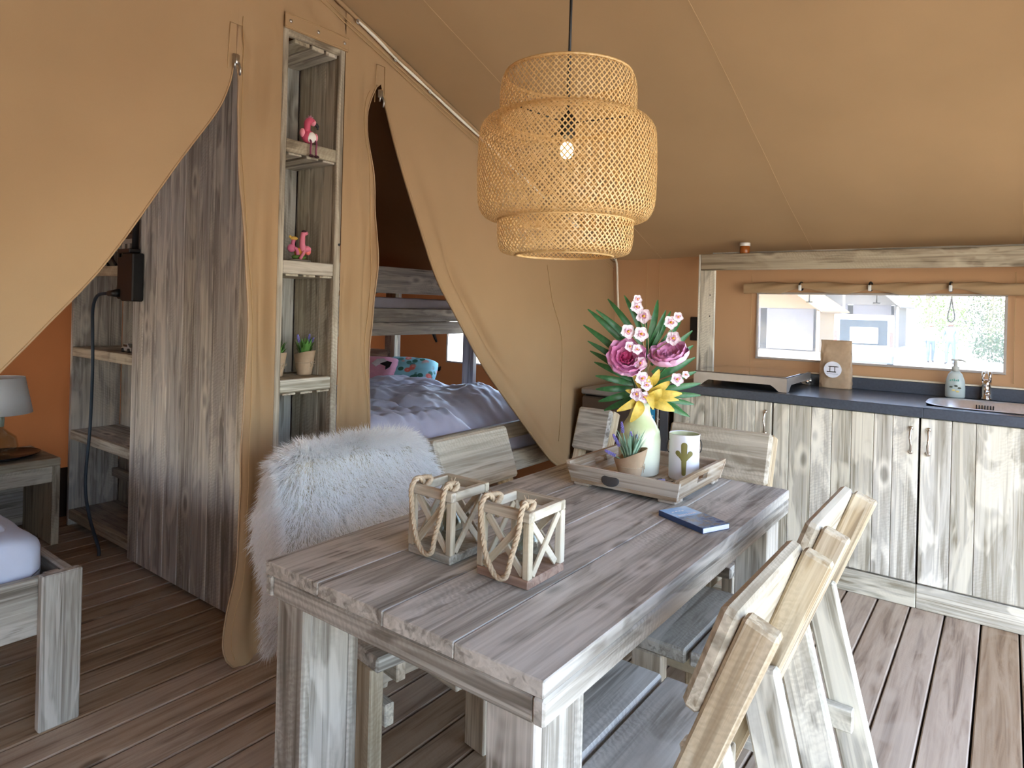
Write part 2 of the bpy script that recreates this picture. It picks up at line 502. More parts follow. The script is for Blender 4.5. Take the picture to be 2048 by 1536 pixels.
def sheet(name, z0, z1, yl, yr, nu, nv, xfn, mat=TAN):
    def fn(u, v):
        z = lerp(z0, z1, v); a, b = yl(z), yr(z)
        if b < a: b = a
        y = lerp(a, b, u)
        return (XP + xfn(y, z, a, b), y, z)
    return put(name, grid(nu, nv, fn), mat, inner)
def bl_left(y, z, a, b):
    w = ss(0, .25, b - y) * 1.0
    d = (y - 1.3) * .72 + (z - 2.3) * -.55   # across the pull direction
    return .035 * w * math.sin(d * 7 + 1.0) * ss(2.8, 1.9, z) + .03 * fbm(y, z, 0, .9) * w + .012 * (1 - w) * ss(2.3, 2.0, z)
sheet('bedroom_flap', .3, 2.90, lambda z: roof_yl(z) if z > 1.70 else YF + .01,
      lambda z: min(flapL(z) if z < 2.26 else 1.314, roof_y(z)), 90, 90, bl_left)
def bl_s1(y, z, a, b):
    w = ss(0, .05, b - y) * (1 if z < 2.2 else ss(2.5, 2.2, z) * ss(0, .04, y - a))
    return w * (.017 * math.sin((y - a) * 34 + z * 1.4) + .040 * fbm(y * 5, z * 1.1, 3) + .020 * fbm(y * 12, z * 1.5, 13) + .03 * ss(2.1, 2.5, z) * math.sin((y + z) * 30)) + .01 * ss(.25, 0, z)
sheet('zip_strip', .004, 2.78, lambda z: strip1L(z) if z < 2.26 else 1.308, lambda z: min(1.50, roof_y(z)), 16, 90, bl_s1)
sheet('canvas_over_niche', 2.47, 2.714, lambda z: 1.50, lambda z: min(1.81, roof_y(z)), 10, 14,
      lambda y, z, a, b: .012 * ss(0, .05, z - 2.47) * math.sin((y * 1.5 + z) * 26) * ss(2.714, 2.6, z))
def bl_s2(y, z, a, b):
    w = ss(0, .05, y - a) * ss(2.5, 2.2, z)
    return w * (.015 * math.sin((y - a) * 40 + z * 2.1 + 1) + .040 * fbm(y * 5, z * 1.2, 9) + .020 * fbm(y * 12, z * 1.5, 19)) + .008 * ss(.1, 0, b - y) * ss(2.3, 1.8, z)
sheet('zip_strip', .004, 2.60, lambda z: 1.80, lambda z: min(strip2R(z) if z < 2.34 else 2.0, roof_y(z)), 16, 90, bl_s2)
def bl_f2(y, z, a, b):
    d = y - a
    low = ss(2.3, 1.3, z)
    curl = .028 * math.exp(-((d - .06) / .07) ** 2) * ss(2.2, 1.7, z) - .045 * math.exp(-((d - .15) / .035) ** 2) * ss(1.8, 1.45, z) * ss(.9, 1.2, z)
    belly = .055 * low * math.exp(-((y - 3.25) / .55) ** 2) * ss(.2, 1.0, z + .3)
    back = -.10 * ss(3.62, 3.86, y) * ss(.9, .45, z)
    return (curl + belly + back + .018 * fbm(y, z, 4, 1.1) * ss(0, .2, d)) * ss(0, .18, roof_y(z) - y)
sheet('bunk_room_flap', .368, 2.55, lambda z: flap2L(z) if z < 2.34 else 2.0, lambda z: min(YB - .01, roof_y(z)), 110, 110, bl_f2)
ZIP = plain('zip_tape', srgb(170, 140, 108), .7)
def edge_tube(name, fn, z0, z1, xo, r, mat, off=0.0):
    return put(name, tube([(XP + xo(fn(z), z), fn(z) + off, z) for z in np.linspace(z0, z1, 80)], r, 6), mat, inner)
edge_tube('flap_hem', flapL, .3, 2.25, lambda y, z: bl_left(y, z, -2, y), .0035, TAN)
edge_tube('zip_tape', strip1L, .01, 2.36, lambda y, z: bl_s1(y, z, y, 1.5), .0038, ZIP)
edge_tube('stitch_line', strip1L, .04, 2.40, lambda y, z: bl_s1(y + .022, z, y, 1.5) + .002, .0013, STITCH, .022)
edge_tube('zip_tape', strip2R, .01, 2.33, lambda y, z: bl_s2(y, z, 1.8, y), .0038, ZIP)
edge_tube('stitch_line', strip2R, .01, 2.30, lambda y, z: bl_s2(y - .02, z, 1.8, y) + .002, .0013, STITCH, -.02)
edge_tube('flap_hem', flap2L, .368, 2.32, lambda y, z: bl_f2(y, z, y, 4.2), .007, TAN)
put('stitch_line', tube(
    [(XP + bl_f2(p.x, p.y, flap2L(p.y), 4.2) + .003, p.x, p.y) for p in smooth_path([(3.319, 1.615, 0), (3.367, 1.403, 0), (3.479, 1.155, 0), (3.483, 0.84, 0), (3.48, 0.526, 0)], 8)], .0016, 5), STITCH, inner)
# stitched patches and zip sliders at the two zip heads
STEEL = plain('steel', srgb(190, 188, 184), .28, 1.0, .03)
for yz, zz_ in ((1.303, 2.30), (1.992, 2.36)):
    pts = [(XP + .004, yz - .03, zz_ - .11), (XP + .004, yz - .024, zz_ + .06), (XP + .004, yz + .024, zz_ + .06), (XP + .004, yz + .03, zz_ - .11)]
    put('stitch_line', tube(pts, .0014, 5), STITCH, inner)
    sl = put('zip_slider', merge([bx(XP + .002, XP + .012, yz - .012, yz + .012, zz_ - .085, zz_ - .05, .003), tube([(XP + .012, yz + .008, zz_ - .08), (XP + .018, yz + .012, zz_ - .10), (XP + .014, yz + .012, zz_ - .125)], .004, 6), tube([(XP + .012, yz - .008, zz_ - .06), (XP + .018, yz - .010, zz_ - .085), (XP + .014, yz - .010, zz_ - .105)], .004, 6)]), STEEL, inner)
# hem seams below the roof and the white tie cord threaded along it
for off in (-.035, -.055, .018):
    put('stitch_line', tube([(XP + .012, y, roof_z(y) - .022 + off) for y in np.linspace(1.55, 4.2, 40)], .0015, 5), STITCH, inner)
put('flap_hem', tube([(XP + .006, y, roof_z(y) - .008) for y in np.linspace(1.35, 4.22, 40)], .010, 6), TAN, inner)
WHITE = plain('white_cord', srgb(236, 228, 212), .6)
cp = [(1.85, 2.563), (1.95, 2.525), (2.071, 2.471), (2.18, 2.43), (2.298, 2.387), (2.5, 2.312), (2.699, 2.241), (3.0, 2.13), (3.384, 1.989), (3.8, 1.845), (4.20, 1.715)]
pts = smooth_path([(XP + .018, y, z) for y, z in cp], 6)
rad = [.0075 * (0.62 + .38 * abs(math.sin(i * .26))) for i in range(len(pts))]
put('tie_cord', tube(pts, rad, 7), WHITE, inner)
for y, z in ((1.85, 2.563), (2.071, 2.471), (2.298, 2.387), (2.699, 2.241), (4.20, 1.715)):
    put('eyelet', tube([(XP + .015, y + .009 * math.cos(a), z + .009 * math.sin(a)) for a in np.linspace(0, 2 * math.pi, 13)[:-1]], .003, 6, True), STEEL, inner)
put('tie_cord', tube(smooth_path([(XP + .03, 4.19, 1.715), (XP + .035, 4.21, 1.66), (XP + .04, 4.215, 1.50), (XP + .05, 4.215, 1.36)], 5), .008, 7), WHITE, inner)

# ------------------------------------------------------------------ windows
def pane_mat(name, tint, milk):
    t = NT(name)
    tr = t.new('ShaderNodeBsdfTransparent'); df = t.new('ShaderNodeBsdfTranslucent'); gl = t.new('ShaderNodeBsdfGlossy')
    gl.inputs['Roughness'].default_value = .08
    nz = t.noise(t.coords(rnd=0), 3.0, 3)
    t.link(t.ramp(nz, [(0.3, (.86, .9, .95, 1)), (.7, (.97, .98, 1, 1))]), df.inputs['Color'])
    m1 = t.new('ShaderNodeMixShader'); m1.inputs[0].default_value = milk; tr.inputs['Color'].default_value = tint
    t.link(tr.outputs[0], m1.inputs[1]); t.link(df.outputs[0], m1.inputs[2])
    m2 = t.new('ShaderNodeMixShader'); m2.inputs[0].default_value = .04
    t.link(m1.outputs[0], m2.inputs[1]); t.link(gl.outputs[0], m2.inputs[2])
    t.link(m2.outputs[0], t.out.inputs['Surface'])
    return t.m
FILM = pane_mat('clear_film', (.50, .52, .55, 1), .10); FILM2 = pane_mat('bright_film', (.95, .95, .95, 1), .04)
GREYPVC = plain('grey_welded_strip', srgb(168, 158, 150), .5)
def window(name, w, y, fr, film=None):
    o = struct(obj(name, None, None, None, ((w[0] + w[1]) / 2, y, w[2]))); o.empty_display_size = .05
    put('pane', grid(24, 8, lambda u, v: (lerp(w[0] - .005, w[1] + .005, u), y + .004 * fbm(u * 5, v * 2, 1), lerp(w[2] - .005, w[3] + .005, v))), film or FILM, o)
    for (a, b, c, d) in ((w[0] - fr, w[1] + fr, w[2] - fr, w[2]), (w[0] - fr, w[1] + fr, w[3], w[3] + fr), (w[0] - fr, w[0], w[2], w[3]), (w[1], w[1] + fr, w[2], w[3])):
        box('window_frame', a, b, y - .016, y - .006, c, d, GREYPVC, o, .002)
    return o
win1 = window('window_1', W1, YB, .012)
win2 = window('window_2', W2, YB, .012, FILM2)
win3 = window('window_3', W3, YF + .02, .012, FILM2)
# stitched border of the window panel
put('stitch_line', tube([(-1.29, YB - .014, 1.03), (-1.29, YB - .014, 1.60)], .0013, 5), STITCH, win1)
put('stitch_line', tube([(.03, YB - .014, 1.03), (.03, YB - .014, 1.60)], .0013, 5), STITCH, win1)
# rolled canvas blind gathered by three toggles
tog = (-.99, -.621, -.243)
def blind(u, v):
    x = lerp(-1.325, .14, u); a = v * 2 * math.pi
    g = min(abs(x - t) for t in tog)
    pinch = ss(0.0, .15, g)
    rz = lerp(.014, .031, pinch) * (1 + .12 * fbm(x * 4, v, 2)); ry = lerp(.020, .026, pinch)
    zc = 1.513 + .010 * (1 - pinch) - .004 * math.sin(x * 8)
    fold = 1 + .16 * math.sin(a * 3 + x * 18)
    return (x, YB - .045 + ry * math.cos(a) * fold, zc + rz * math.sin(a) * fold)
put('rolled_blind', grid(160, 22, blind), TAN, win1)
BLACK = plain('black_plastic', srgb(24, 24, 26), .45)
WPL = plain('white_plastic', srgb(226, 224, 218), .4)
for i, t in enumerate(tog):
    put('strap', tube([(t + .004 * math.cos(a), YB - .045 + .030 * math.cos(a), 1.523 + .024 * math.sin(a)) for a in np.linspace(0, 2 * math.pi, 17)[:-1]], .005, 6, True), BLACK, win1)
    put('toggle', merge([bx(t - .008, t + .008, YB - .086, YB - .074, 1.497, 1.53, .003)]), WPL, win1)
for t, kind in ((-.96, 0), (-.60, 0), (-.243, 1)):
    yy = YB + .03
    if kind == 0:
        put('toggle', merge([tube([(t, yy, 1.475), (t, yy, 1.435)], .004, 6), tube([(t - .018, yy, 1.432), (t + .018, yy, 1.432)], .004, 6)]), plain('grey_plastic', srgb(150, 152, 150), .5), win1)
    else:
        put('cord_loop', tube(smooth_path([(t, yy, 1.475), (t - .006, yy, 1.42), (t - .016, yy, 1.36), (t, yy, 1.335), (t + .016, yy, 1.36), (t + .006, yy, 1.42), (t, yy, 1.475)], 5), .0035, 6), plain('grey_plastic', srgb(150, 152, 150), .5), win1)

# ------------------------------------------------------------------ wardrobe divider with open shelves, and its end niche
ward = thing('wardrobe', 'tall dark-stained plank wardrobe with open shelves behind the drawn-back canvas flap', 'wardrobe', (-3.5, 1.7, 0))
px = -3.575
for w in (.115, .135, .12, .14, .125, .13, .12, .125):
    box('plank', px + .0015, px + w - .0015, 1.535, 1.558, 0.02, 2.46, 'dark', ward, .004); px += w
WB = px
box('side_panel', -4.43, -4.40, 1.56, 1.83, 0.0, 2.30, 'dark', ward)
box('side_panel', -3.60, -3.575, 1.56, 1.83, 0.0, 2.46, 'dark', ward)
qx = -4.40
while qx < -3.61:
    w = min(.135, -3.60 - qx)
    box('back_plank', qx + .001, qx + w - .001, 1.83, 1.85, 0.02, 2.30, 'dark', ward); qx += w
for zt in (.095, .565, 1.055, 1.523, 2.0):
    box('shelf', -4.40, -3.60, 1.585, 1.83, zt - .028, zt, 'dark', ward)
    box('shelf_front', -4.40, -3.60, 1.56, 1.585, zt - .055, zt, 'niche', ward)
box('batten', -3.74, -3.60, 1.80, 1.83, 1.262, 1.30, 'niche', ward)
box('batten', -4.40, -3.60, 1.79, 1.83, .25, .30, 'dark', ward)
box('back_panel', -3.575, WB, 1.83, 1.85, .02, 2.46, 'dark', ward)

niche = thing('end_shelf', 'narrow upright shelf niche of pale planks set into the canvas wall', 'shelf', (XP - .14, 1.65, 0))
NX0, NX1 = -2.535, -2.262
box('post', NX1 - .03, NX1, 1.498, 1.522, 0.0, 2.42, 'niche', niche, .004)
box('post', NX1 - .03, NX1, 1.763, 1.795, 0.0, 2.42, 'niche', niche, .004)
box('side_plank', NX0, NX1 - .03, 1.500, 1.520, 0, 2.42, wood('niche', 'z'), niche)
for i, (a, b) in enumerate(((NX0, -2.45), (-2.45, -2.355), (-2.355, NX1 - .03))):
    box('side_plank', a + .001, b - .001, 1.765, 1.785, 0.0, 2.42, 'niche', niche)
for a, b in ((1.522, 1.64), (1.64, 1.763)):
    box('back_plank', NX0 - .02, NX0, a + .001, b - .001, 0.0, 2.42, 'grey', niche)
for zt in (.56, 1.046, 1.518, 1.995):
    box('shelf_front', NX1 - .028, NX1 - .004, 1.522, 1.763, zt - .052, zt, 'pale' if zt < 1.2 else 'niche', niche, .003)
    for a, b in ((1.524, 1.60), (1.606, 1.68), (1.686, 1.762)):
        box('shelf_slat', NX0, NX1 - .03, a, b, zt - .024, zt - .001, 'niche', niche)
        box('shelf_slat', NX0, NX1 - .006, a + .012, b - .004, zt - .062, zt - .053, 'niche', niche)
for a, b in ((1.55, 1.62), (1.63, 1.69), (1.70, 1.755)):
    box('top_slat', NX0, NX1 - .004, a, b, 2.375, 2.392, 'niche', niche)
box('top_rail', NX1 - .02, NX1, 1.50, 1.795, 2.392, 2.425, 'niche', niche)
flap = put('canvas_flap', merge([bx(NX1 - .002, NX1 + .008, 1.498, 1.806, 2.418, 2.478, .003)]), TAN, inner, False)
for y in (1.522, 1.65, 1.782):
    put('rivet', ball((NX1 + .009, y, 2.448), .007, 12, 8, (.5, 1, 1)), STEEL, inner)
for z in (2.424, 2.472):
    put('stitch_line', tube([(NX1 + .009, 1.50, z), (NX1 + .009, 1.804, z)], .0013, 5), STITCH, inner)
put('screw', ball((NX1 + .001, 1.786, 1.60), .006, 10, 6, (.4, 1, 1)), BLACK, niche)

# electrics in the wardrobe
pb = thing('power_block', 'black plastic socket block mounted on the wardrobe plank edge', 'socket', (-3.55, 1.52, 1.33))
put('housing', bx(-3.585, -3.455, 1.478, 1.534, 1.335, 1.575, .006), BLACK, pb, False)
put('cover', bx(-3.66, -3.585, 1.49, 1.534, 1.345, 1.56, .006), BLACK, pb, False)
put('plug', tube([(-3.62, 1.485, 1.375), (-3.70, 1.47, 1.372)], [.022, .014], 10), BLACK, pb)
put('cap', bx(-3.64, -3.50, 1.48, 1.534, 1.578, 1.60, .004), BLACK, pb, False)
put('conduit', tube([(-3.52, 1.515, 1.60), (-3.516, 1.517, 2.2)], .016, 8), BLACK, pb)
CABLE = plain('blue_black_cable', srgb(38, 50, 62), .5)
cab = put('power_cable', tube(smooth_path([(-3.69, 1.468, 1.372), (-3.78, 1.45, 1.36), (-3.85, 1.455, 1.29), (-3.885, 1.47, 1.15), (-3.90, 1.48, .95), (-3.94, 1.49, .65), (-3.93, 1.47, .35), (-3.86, 1.47, .18), (-3.76, 1.475, .05), (-3.74, 1.47, .010)], 6), .0085, 8), CABLE)
tag(cab, 'dark blue cable hanging from the black socket block down to the floor', 'cable')
fb = thing('fuse_box', 'dark fuse box with a row of pale switches on the wardrobe top shelf', 'fuse box', (-4.2, 1.8, 1.523))
put('case', bx(-4.33, -3.72, 1.63, 1.72, 1.64, 1.92, .006), plain('smoke_plastic', srgb(58, 58, 60), .3), fb, False)
put('front_window', bx(-4.29, -3.76, 1.622, 1.63, 1.70, 1.89, .003), plain('smoke_window', srgb(34, 38, 38), .1), fb, False)
put('rail', bx(-4.32, -3.73, 1.612, 1.63, 1.645, 1.672, .003), plain('pale_grey_plastic', srgb(160, 156, 148), .5), fb, False)
for i in range(8):
    x = -4.28 + i * .066
    put('switch', bx(x, x + .032, 1.602, 1.628, 1.606, 1.645, .003), plain('pale_grey_plastic', srgb(160, 156, 148), .5), fb, False)
for i in range(5):
    x = -4.24 + i * .10
    put('wire', tube(smooth_path([(x, 1.62, 1.606), (x + .01, 1.615, 1.57), (x + .05, 1.62, 1.5315)], 5), .008, 6), BLACK, fb)
toy = thing('toy_car', 'small silver toy car parked on the wardrobe shelf', 'toy', (-3.83, 1.64, 1.055))
SILV = plain('toy_silver', srgb(176, 182, 188), .3, .5)
prof = [(-.062, .008), (.062, .008), (.062, .024), (.040, .028), (.020, .046), (-.028, .046), (-.045, .028), (-.062, .024)]
put('body', xf(prism(prof, .05, 'y'), Matrix.Translation((-3.83, 1.615, 1.055))), SILV, toy, False)
for sx in (-.036, .036):
    for y in (1.612, 1.662):
        put('wheel', xf(tube([(0, -.004, 0), (0, .010, 0)], .011, 12), Matrix.Translation((-3.83 + sx, y, 1.0665))), BLACK, toy)
put('window', bx(-3.862, -3.816, 1.613, 1.616, 1.085, 1.097, .001), plain('smoke_window', srgb(34, 38, 38), .1), toy, False)

# ------------------------------------------------------------------ left bedroom: bed, bedside table, lamp
bed = thing('bed', 'low plank-framed bed with a pale blue mattress in the left bedroom', 'bed', (-3.3, .4, 0))
box('leg', -2.40, -2.365, .772, .885, 0.0, .485, 'grey', bed, .004)
box('leg', -2.40, -2.365, -.30, -.19, 0.0, .485, 'grey', bed, .004)
box('leg', -4.33, -4.295, .772, .885, 0.0, .485, 'grey', bed, .004)
box('leg', -4.33, -4.295, -.30, -.19, 0.0, .485, 'grey', bed, .004)
box('foot_board', -2.43, -2.40, -.28, .79, .295, .475, 'grey', bed, .004)
box('head_board', -4.36, -4.33, -.28, .88, .295, .62, 'grey', bed, .004)
box('side_rail', -4.30, -2.40, .845, .875, .30, .478, 'grey', bed, .004)
box('side_rail', -4.30, -2.40, -.27, -.24, .30, .478, 'grey', bed, .004)
box('corner_block', -2.455, -2.43, .80, .845, .29, .47, 'grey', bed, .003)
for i in range(10):
    x = -4.2 + i * .19
    box('slat', x, x + .08, -.24, .845, .30, .32, 'grey', bed)
SHEET = plain('blue_sheet', srgb(198, 206, 226), .75, 0, .04, .15, 9)
def mattress(u, v, x0, x1, y0, y1, z0, z1, bulge=.02):
    # rounded slab: v goes round a superellipse in y,z
    a = v * 2 * math.pi
    c, s = math.cos(a), math.sin(a)
    e = .35
    yy = math.copysign(abs(c) ** e, c); zz = math.copysign(abs(s) ** e, s)
    x = lerp(x0, x1, u)
    k = 1 - .035 * (max(0, abs(u - .5) - .44) / .06) ** 2 * 3
    return (x, (y0 + y1) / 2 + (y1 - y0) / 2 * yy * k + .006 * fbm(x * 5, a, 2), (z0 + z1) / 2 + (z1 - z0) / 2 * zz * k + .008 * fbm(x * 3, a * 1.3, 5))
def slab(name, x0, x1, y0, y1, z0, z1, mat, parent, nu=40, nv=56):
    vf = grid(nu, nv, lambda u, v: mattress(u, v, x0, x1, y0, y1, z0, z1))
    n = nu + 1
    F = vf[1] + [[j * n for j in range(nv)], [j * n + nu for j in range(nv)][::-1]]
    return put(name, (vf[0], F), mat, parent)
slab('mattress', -4.28, -2.455, -.225, .825, .322, .60, SHEET, bed)
def cover(u, v):
    x = lerp(-4.25, -2.54, u); y = lerp(-.20, .765, v)
    e = ss(0, .09, .765 - y) * ss(0, .09, -2.54 - x)
    return (x, y, .578 + .060 * e + .03 * e * fbm(x * 2, y * 2.4, 1) + .010 * e * fbm(x * 3 + y * 6, y * 2, 4))
put('bed_sheet', grid(60, 40, cover), SHEET, bed)

ns = thing('bedside_table', 'waterfall-edged wooden bedside table by the orange canvas wall', 'bedside table', (-4.3, 1.2, 0))
box('top', -4.56, -4.11, .93, 1.415, .43, .472, 'niche', ns, .004)
box('drawer_front', -4.14, -4.11, .965, 1.378, .345, .43, 'niche', ns, .004)
box('side', -4.56, -4.11, 1.378, 1.415, 0.0, .43, wood('niche', 'z'), ns, .004)
box('side', -4.56, -4.11, .93, .965, 0.0, .43, wood('niche', 'z'), ns, .004)
box('back', -4.56, -4.54, .965, 1.378, .02, .43, 'dark', ns)
NAVY = plain('navy_lacquer', srgb(24, 22, 34), .22)
vf = lathe([(.0, .004), (.15, .004), (.18, .016), (.19, .022), (.186, .024), (.17, .014), (.0, .010)], 40)
tr_ = put('oval_plate', ([(v[0] * .85, v[1], v[2]) for v in vf[0]], vf[1]), NAVY, None, True, (-4.31, 1.19, .472))
tag(tr_, 'dark navy oval tray lying on the bedside table', 'tray')
tl = thing('table_lamp', 'bedside lamp with a clear glass base and pale grey drum shade', 'lamp', (-4.32, 1.19, .482))
def thin_glass():
    t = NT('clear_glass')
    tr = t.new('ShaderNodeBsdfTransparent'); gl = t.new('ShaderNodeBsdfGlossy'); gl.inputs['Roughness'].default_value = .03
    fz = t.new('ShaderNodeLayerWeight'); fz.inputs['Blend'].default_value = .22
    nz = t.noise(t.coords(rnd=0), 20, 2)
    t.link(t.ramp(nz, [(.3, (.86, .90, .89, 1)), (.7, (.93, .96, .95, 1))]), tr.inputs['Color'])
    mx = t.new('ShaderNodeMixShader'); t.link(t.math('MULTIPLY', fz.outputs['Facing'], .45), mx.inputs[0]); t.link(tr.outputs[0], mx.inputs[1]); t.link(gl.outputs[0], mx.inputs[2]); t.link(mx.outputs[0], t.out.inputs['Surface'])
    return t.m
GLASS = thin_glass()
put('glass_base', lathe([(.0, 0), (.06, 0), (.085, .02), (.09, .05), (.08, .10), (.045, .13), (.025, .15), (.022, .19), (.018, .19), (.021, .15), (.04, .13), (.076, .10), (.086, .05), (.08, .02), (.05, .006), (0, .006)], 32), GLASS, tl, True, (-4.32, 1.19, .482))
put('neck', lathe([(.024, .16), (.026, .2), (.022, .235), (.0, .235)], 20), plain('grey_green_metal', srgb(140, 146, 132), .5), tl, True, (-4.32, 1.19, .482))
SHADE = canvas('lamp_linen', srgb(232, 237, 240), .35)
put('shade', lathe([(.148, .232), (.150, .232), (.112, .425), (.110, .425)], 40), SHADE, tl, True, (-4.32, 1.19, .482))
put('shade_ring', tube([(-4.32 + .111 * math.cos(a), 1.19 + .111 * math.sin(a), .905) for a in np.linspace(0, 2 * math.pi, 33)[:-1]], .002, 5, True), WPL, tl)
put('shade_spider', merge([tube([(-4.32, 1.19, .70), (-4.32, 1.19, .895)], .004, 6), tube([(-4.43, 1.19, .895), (-4.21, 1.19, .895)], .002, 5), tube([(-4.32, 1.08, .895), (-4.32, 1.30, .895)], .002, 5)]), STEEL, tl)

# ------------------------------------------------------------------ bunk room
bunk = thing('bunk_bed', 'weathered plank bunk bed with guard rails in the second bedroom', 'bunk bed', (-3.2, 3.0, 0))
BX0, BX1 = -3.32, -3.275     # front rail of the upper bunk
for y0, y1, z0, z1 in ((2.0, 3.98, 1.425, 1.60), (2.0, 3.98, 1.235, 1.325), (2.0, 3.98, 1.145, 1.232)):
    box('guard_rail', BX0, BX1, y0, y1, z0, z1, 'dark', bunk, .004)
box('post', -3.385, -3.275, 3.88, 3.925, 0.0, 1.60, 'dark', bunk, .004)
box('post', -3.385, -3.275, 2.0, 2.045, 0.0, 1.60, 'dark', bunk, .004)
box('post', -4.27, -4.12, 3.88, 3.925, 0.0, 1.60, 'dark', bunk, .004)
box('post', -4.15, -4.105, 3.84, 3.88, 0.0, 1.60, 'pale', bunk, .004)
box('rung', -4.58, -4.20, 3.85, 3.88, .872, .962, 'dark', bunk, .004)
box('side_rail', -4.30, -4.26, 2.0, 3.9, 1.145, 1.325, 'dark', bunk, .004)
box('slat_base', -4.26, -3.32, 2.05, 3.88, 1.20, 1.225, 'dark', bunk, .004)
# lower, wide bed: foot rails facing the table
box('foot_rail', -2.44, -2.405, 2.02, 3.98, .555, .650, 'niche', bunk, .004)
box('foot_rail', -2.44, -2.405, 2.02, 3.98, .345, .470, 'niche', bunk, .004)
box('foot_post', -2.445, -2.40, 2.02, 2.09, 0.0, .655, 'niche', bunk, .004)
box('foot_post', -2.445, -2.40, 3.93, 4.0, 0.0, .655, 'niche', bunk, .004)
LILAC = plain('lilac_cover', srgb(214, 212, 230), .5, 0, .04, .1, 14)
slab('lower_mattress', -4.25, -2.46, 2.08, 3.95, .40, .60, LILAC, bunk)
slab('upper_mattress', -4.24, -3.335, 2.06, 3.86, 1.227, 1.40, LILAC, bunk)
def duvet(x0, x1, y0, y1, z0, h, seed, quilt=.0):
    def fn(u, v):
        x = lerp(x0, x1, u); y = lerp(y0, y1, v)
        e = (ss(0, .28, u) * ss(0, .22, 1 - u) * ss(0, .2, v) * ss(0, .2, 1 - v)) ** .55
        wr = .030 * fbm(x * 2.2, y * 2.2, seed) + .016 * fbm(x * 9 + y * 3, y * 4, seed + 3, 1, 4) + .008 * math.sin(y * 60 + 6 * fbm(x * 3, y * 3, seed)) * quilt
        cr_ = .022 * abs(fbm(x * 5, y * 5, seed + 9))
        return (x + .03 * fbm(y * 3, u, seed), y + .03 * fbm(x * 3, v, seed + 1), z0 + h * e + (wr + cr_) * e)
    return grid(80, 80, fn)
DUV = plain('duvet_satin', srgb(206, 206, 228), .42, 0, .03, .08, 10, sheen=.2)
d1 = put('duvet', duvet(-3.35, -2.43, 2.08, 3.00, .60, .15, 1, 1), DUV); tag(d1, 'shiny lilac duvet bunched up at the near end of the lower bunk', 'duvet', 'lilac duvets on the lower bunk')
d2 = put('duvet', duvet(-4.1, -2.50, 2.62, 3.72, .60, .20, 6, .3), DUV); tag(d2, 'rumpled lilac duvet further back on the lower bunk below the small window', 'duvet', 'lilac duvets on the lower bunk')
def pillow_mesh(w, d, h, seed=0):
    def side(sgn):
        def fn(u, v):
            a, b = 2 * u - 1, 2 * v - 1
            t = max(0.0, (1 - a ** 4)) ** .5 * max(0.0, (1 - b ** 4)) ** .5
            pin = 1 - .08 * (a * a * b * b)
            return (a * w / 2 * pin, b * d / 2 * pin, sgn * h / 2 * t + .008 * fbm(a * 2, b * 2, seed + sgn) * t)
        return fn
    g1 = grid(20, 20, side(1)); g2 = grid(20, 20, side(-1))
    return merge([g1, (g2[0], [f[::-1] for f in g2[1]])])
def floral(name, base, kind):
    t = NT(name)
    v = t.coords(rnd=0)
    v1 = t.new('ShaderNodeTexVoronoi'); v1.inputs['Scale'].default_value = 12; t.link(v, v1.inputs['Vector'])
    v2 = t.new('ShaderNodeTexVoronoi'); v2.inputs['Scale'].default_value = 17; t.link(t.coords(rnd=0, rot=(0, 0, .6)), v2.inputs['Vector'])
    leaf = t.ramp(v2.outputs['Distance'], [(.34, (1, 1, 1, 1)), (.42, (0, 0, 0, 1))])
    flw = t.ramp(v1.outputs['Distance'], [(.28, (1, 1, 1, 1)), (.36, (0, 0, 0, 1))])
    core = t.ramp(v1.outputs['Distance'], [(.10, (1, 1, 1, 1)), (.16, (0, 0, 0, 1))])
    big = t.ramp(t.noise(v, 3.0, 1), [(.36, (0, 0, 0, 1)), (.44, (1, 1, 1, 1))])
    c = t.mix(t.math('MULTIPLY', leaf, big), base, srgb(58, 116, 96))
    c = t.mix(t.math('MULTIPLY', flw, big), c, srgb(238, 120, 104))
    c = t.mix(t.math('MULTIPLY', core, big), c, srgb(250, 190, 170))
    t.link(c, t.b.inputs['Base Color']); t.b.inputs['Roughness'].default_value = .7
    return t.m
p1 = put('pillow', pillow_mesh(.46, .36, .17), floral('floral_print', srgb(150, 212, 222), 0), None, True, (-3.78, 3.68, .79), (R(38), R(2), R(28)))
tag(p1, 'turquoise pillow with a coral flower print on the lower bunk', 'pillow')
p2 = thing('pillow', 'pink pillow with a white and black bird motif beside the turquoise one', 'pillow', (-3.98, 3.50, .78))
put('cover', pillow_mesh(.42, .34, .16, 3), plain('pink_print', srgb(240, 168, 190), .7), p2, True, (-3.98, 3.50, .80), (R(38), 0, R(28)))
def on_pillow(poly):
    n = len(poly)
    V = [(x, y, .088) for x, y in poly] + [(x, y, .080) for x, y in poly]
    return V, [list(range(n)), [n + i for i in range(n)][::-1]] + [[i, n + i, n + (i + 1) % n, (i + 1) % n] for i in range(n)]
put('printed_bill', on_pillow([(.07, .03), (.12, .06), (.16, .05), (.155, .0), (.13, -.03), (.12, .01)]), plain('print_black', srgb(28, 26, 30), .7), p2, False, (-3.98, 3.50, .80), (R(38), 0, R(28)))
put('printed_face', on_pillow([(.0, .03), (.03, .08), (.08, .09), (.12, .06), (.07, .03), (.04, .0)]), plain('print_white', srgb(240, 234, 236), .7), p2, False, (-3.98, 3.50, .80), (R(38), 0, R(28)))
p3 = put('pillow', pillow_mesh(.5, .5, .16, 5), plain('tan_pillow', srgb(170, 130, 104), .8), None, True, (-3.85, 3.05, 1.50), (0, R(8), 0))
tag(p3, 'dim brown pillow lying up on the top bunk', 'pillow')
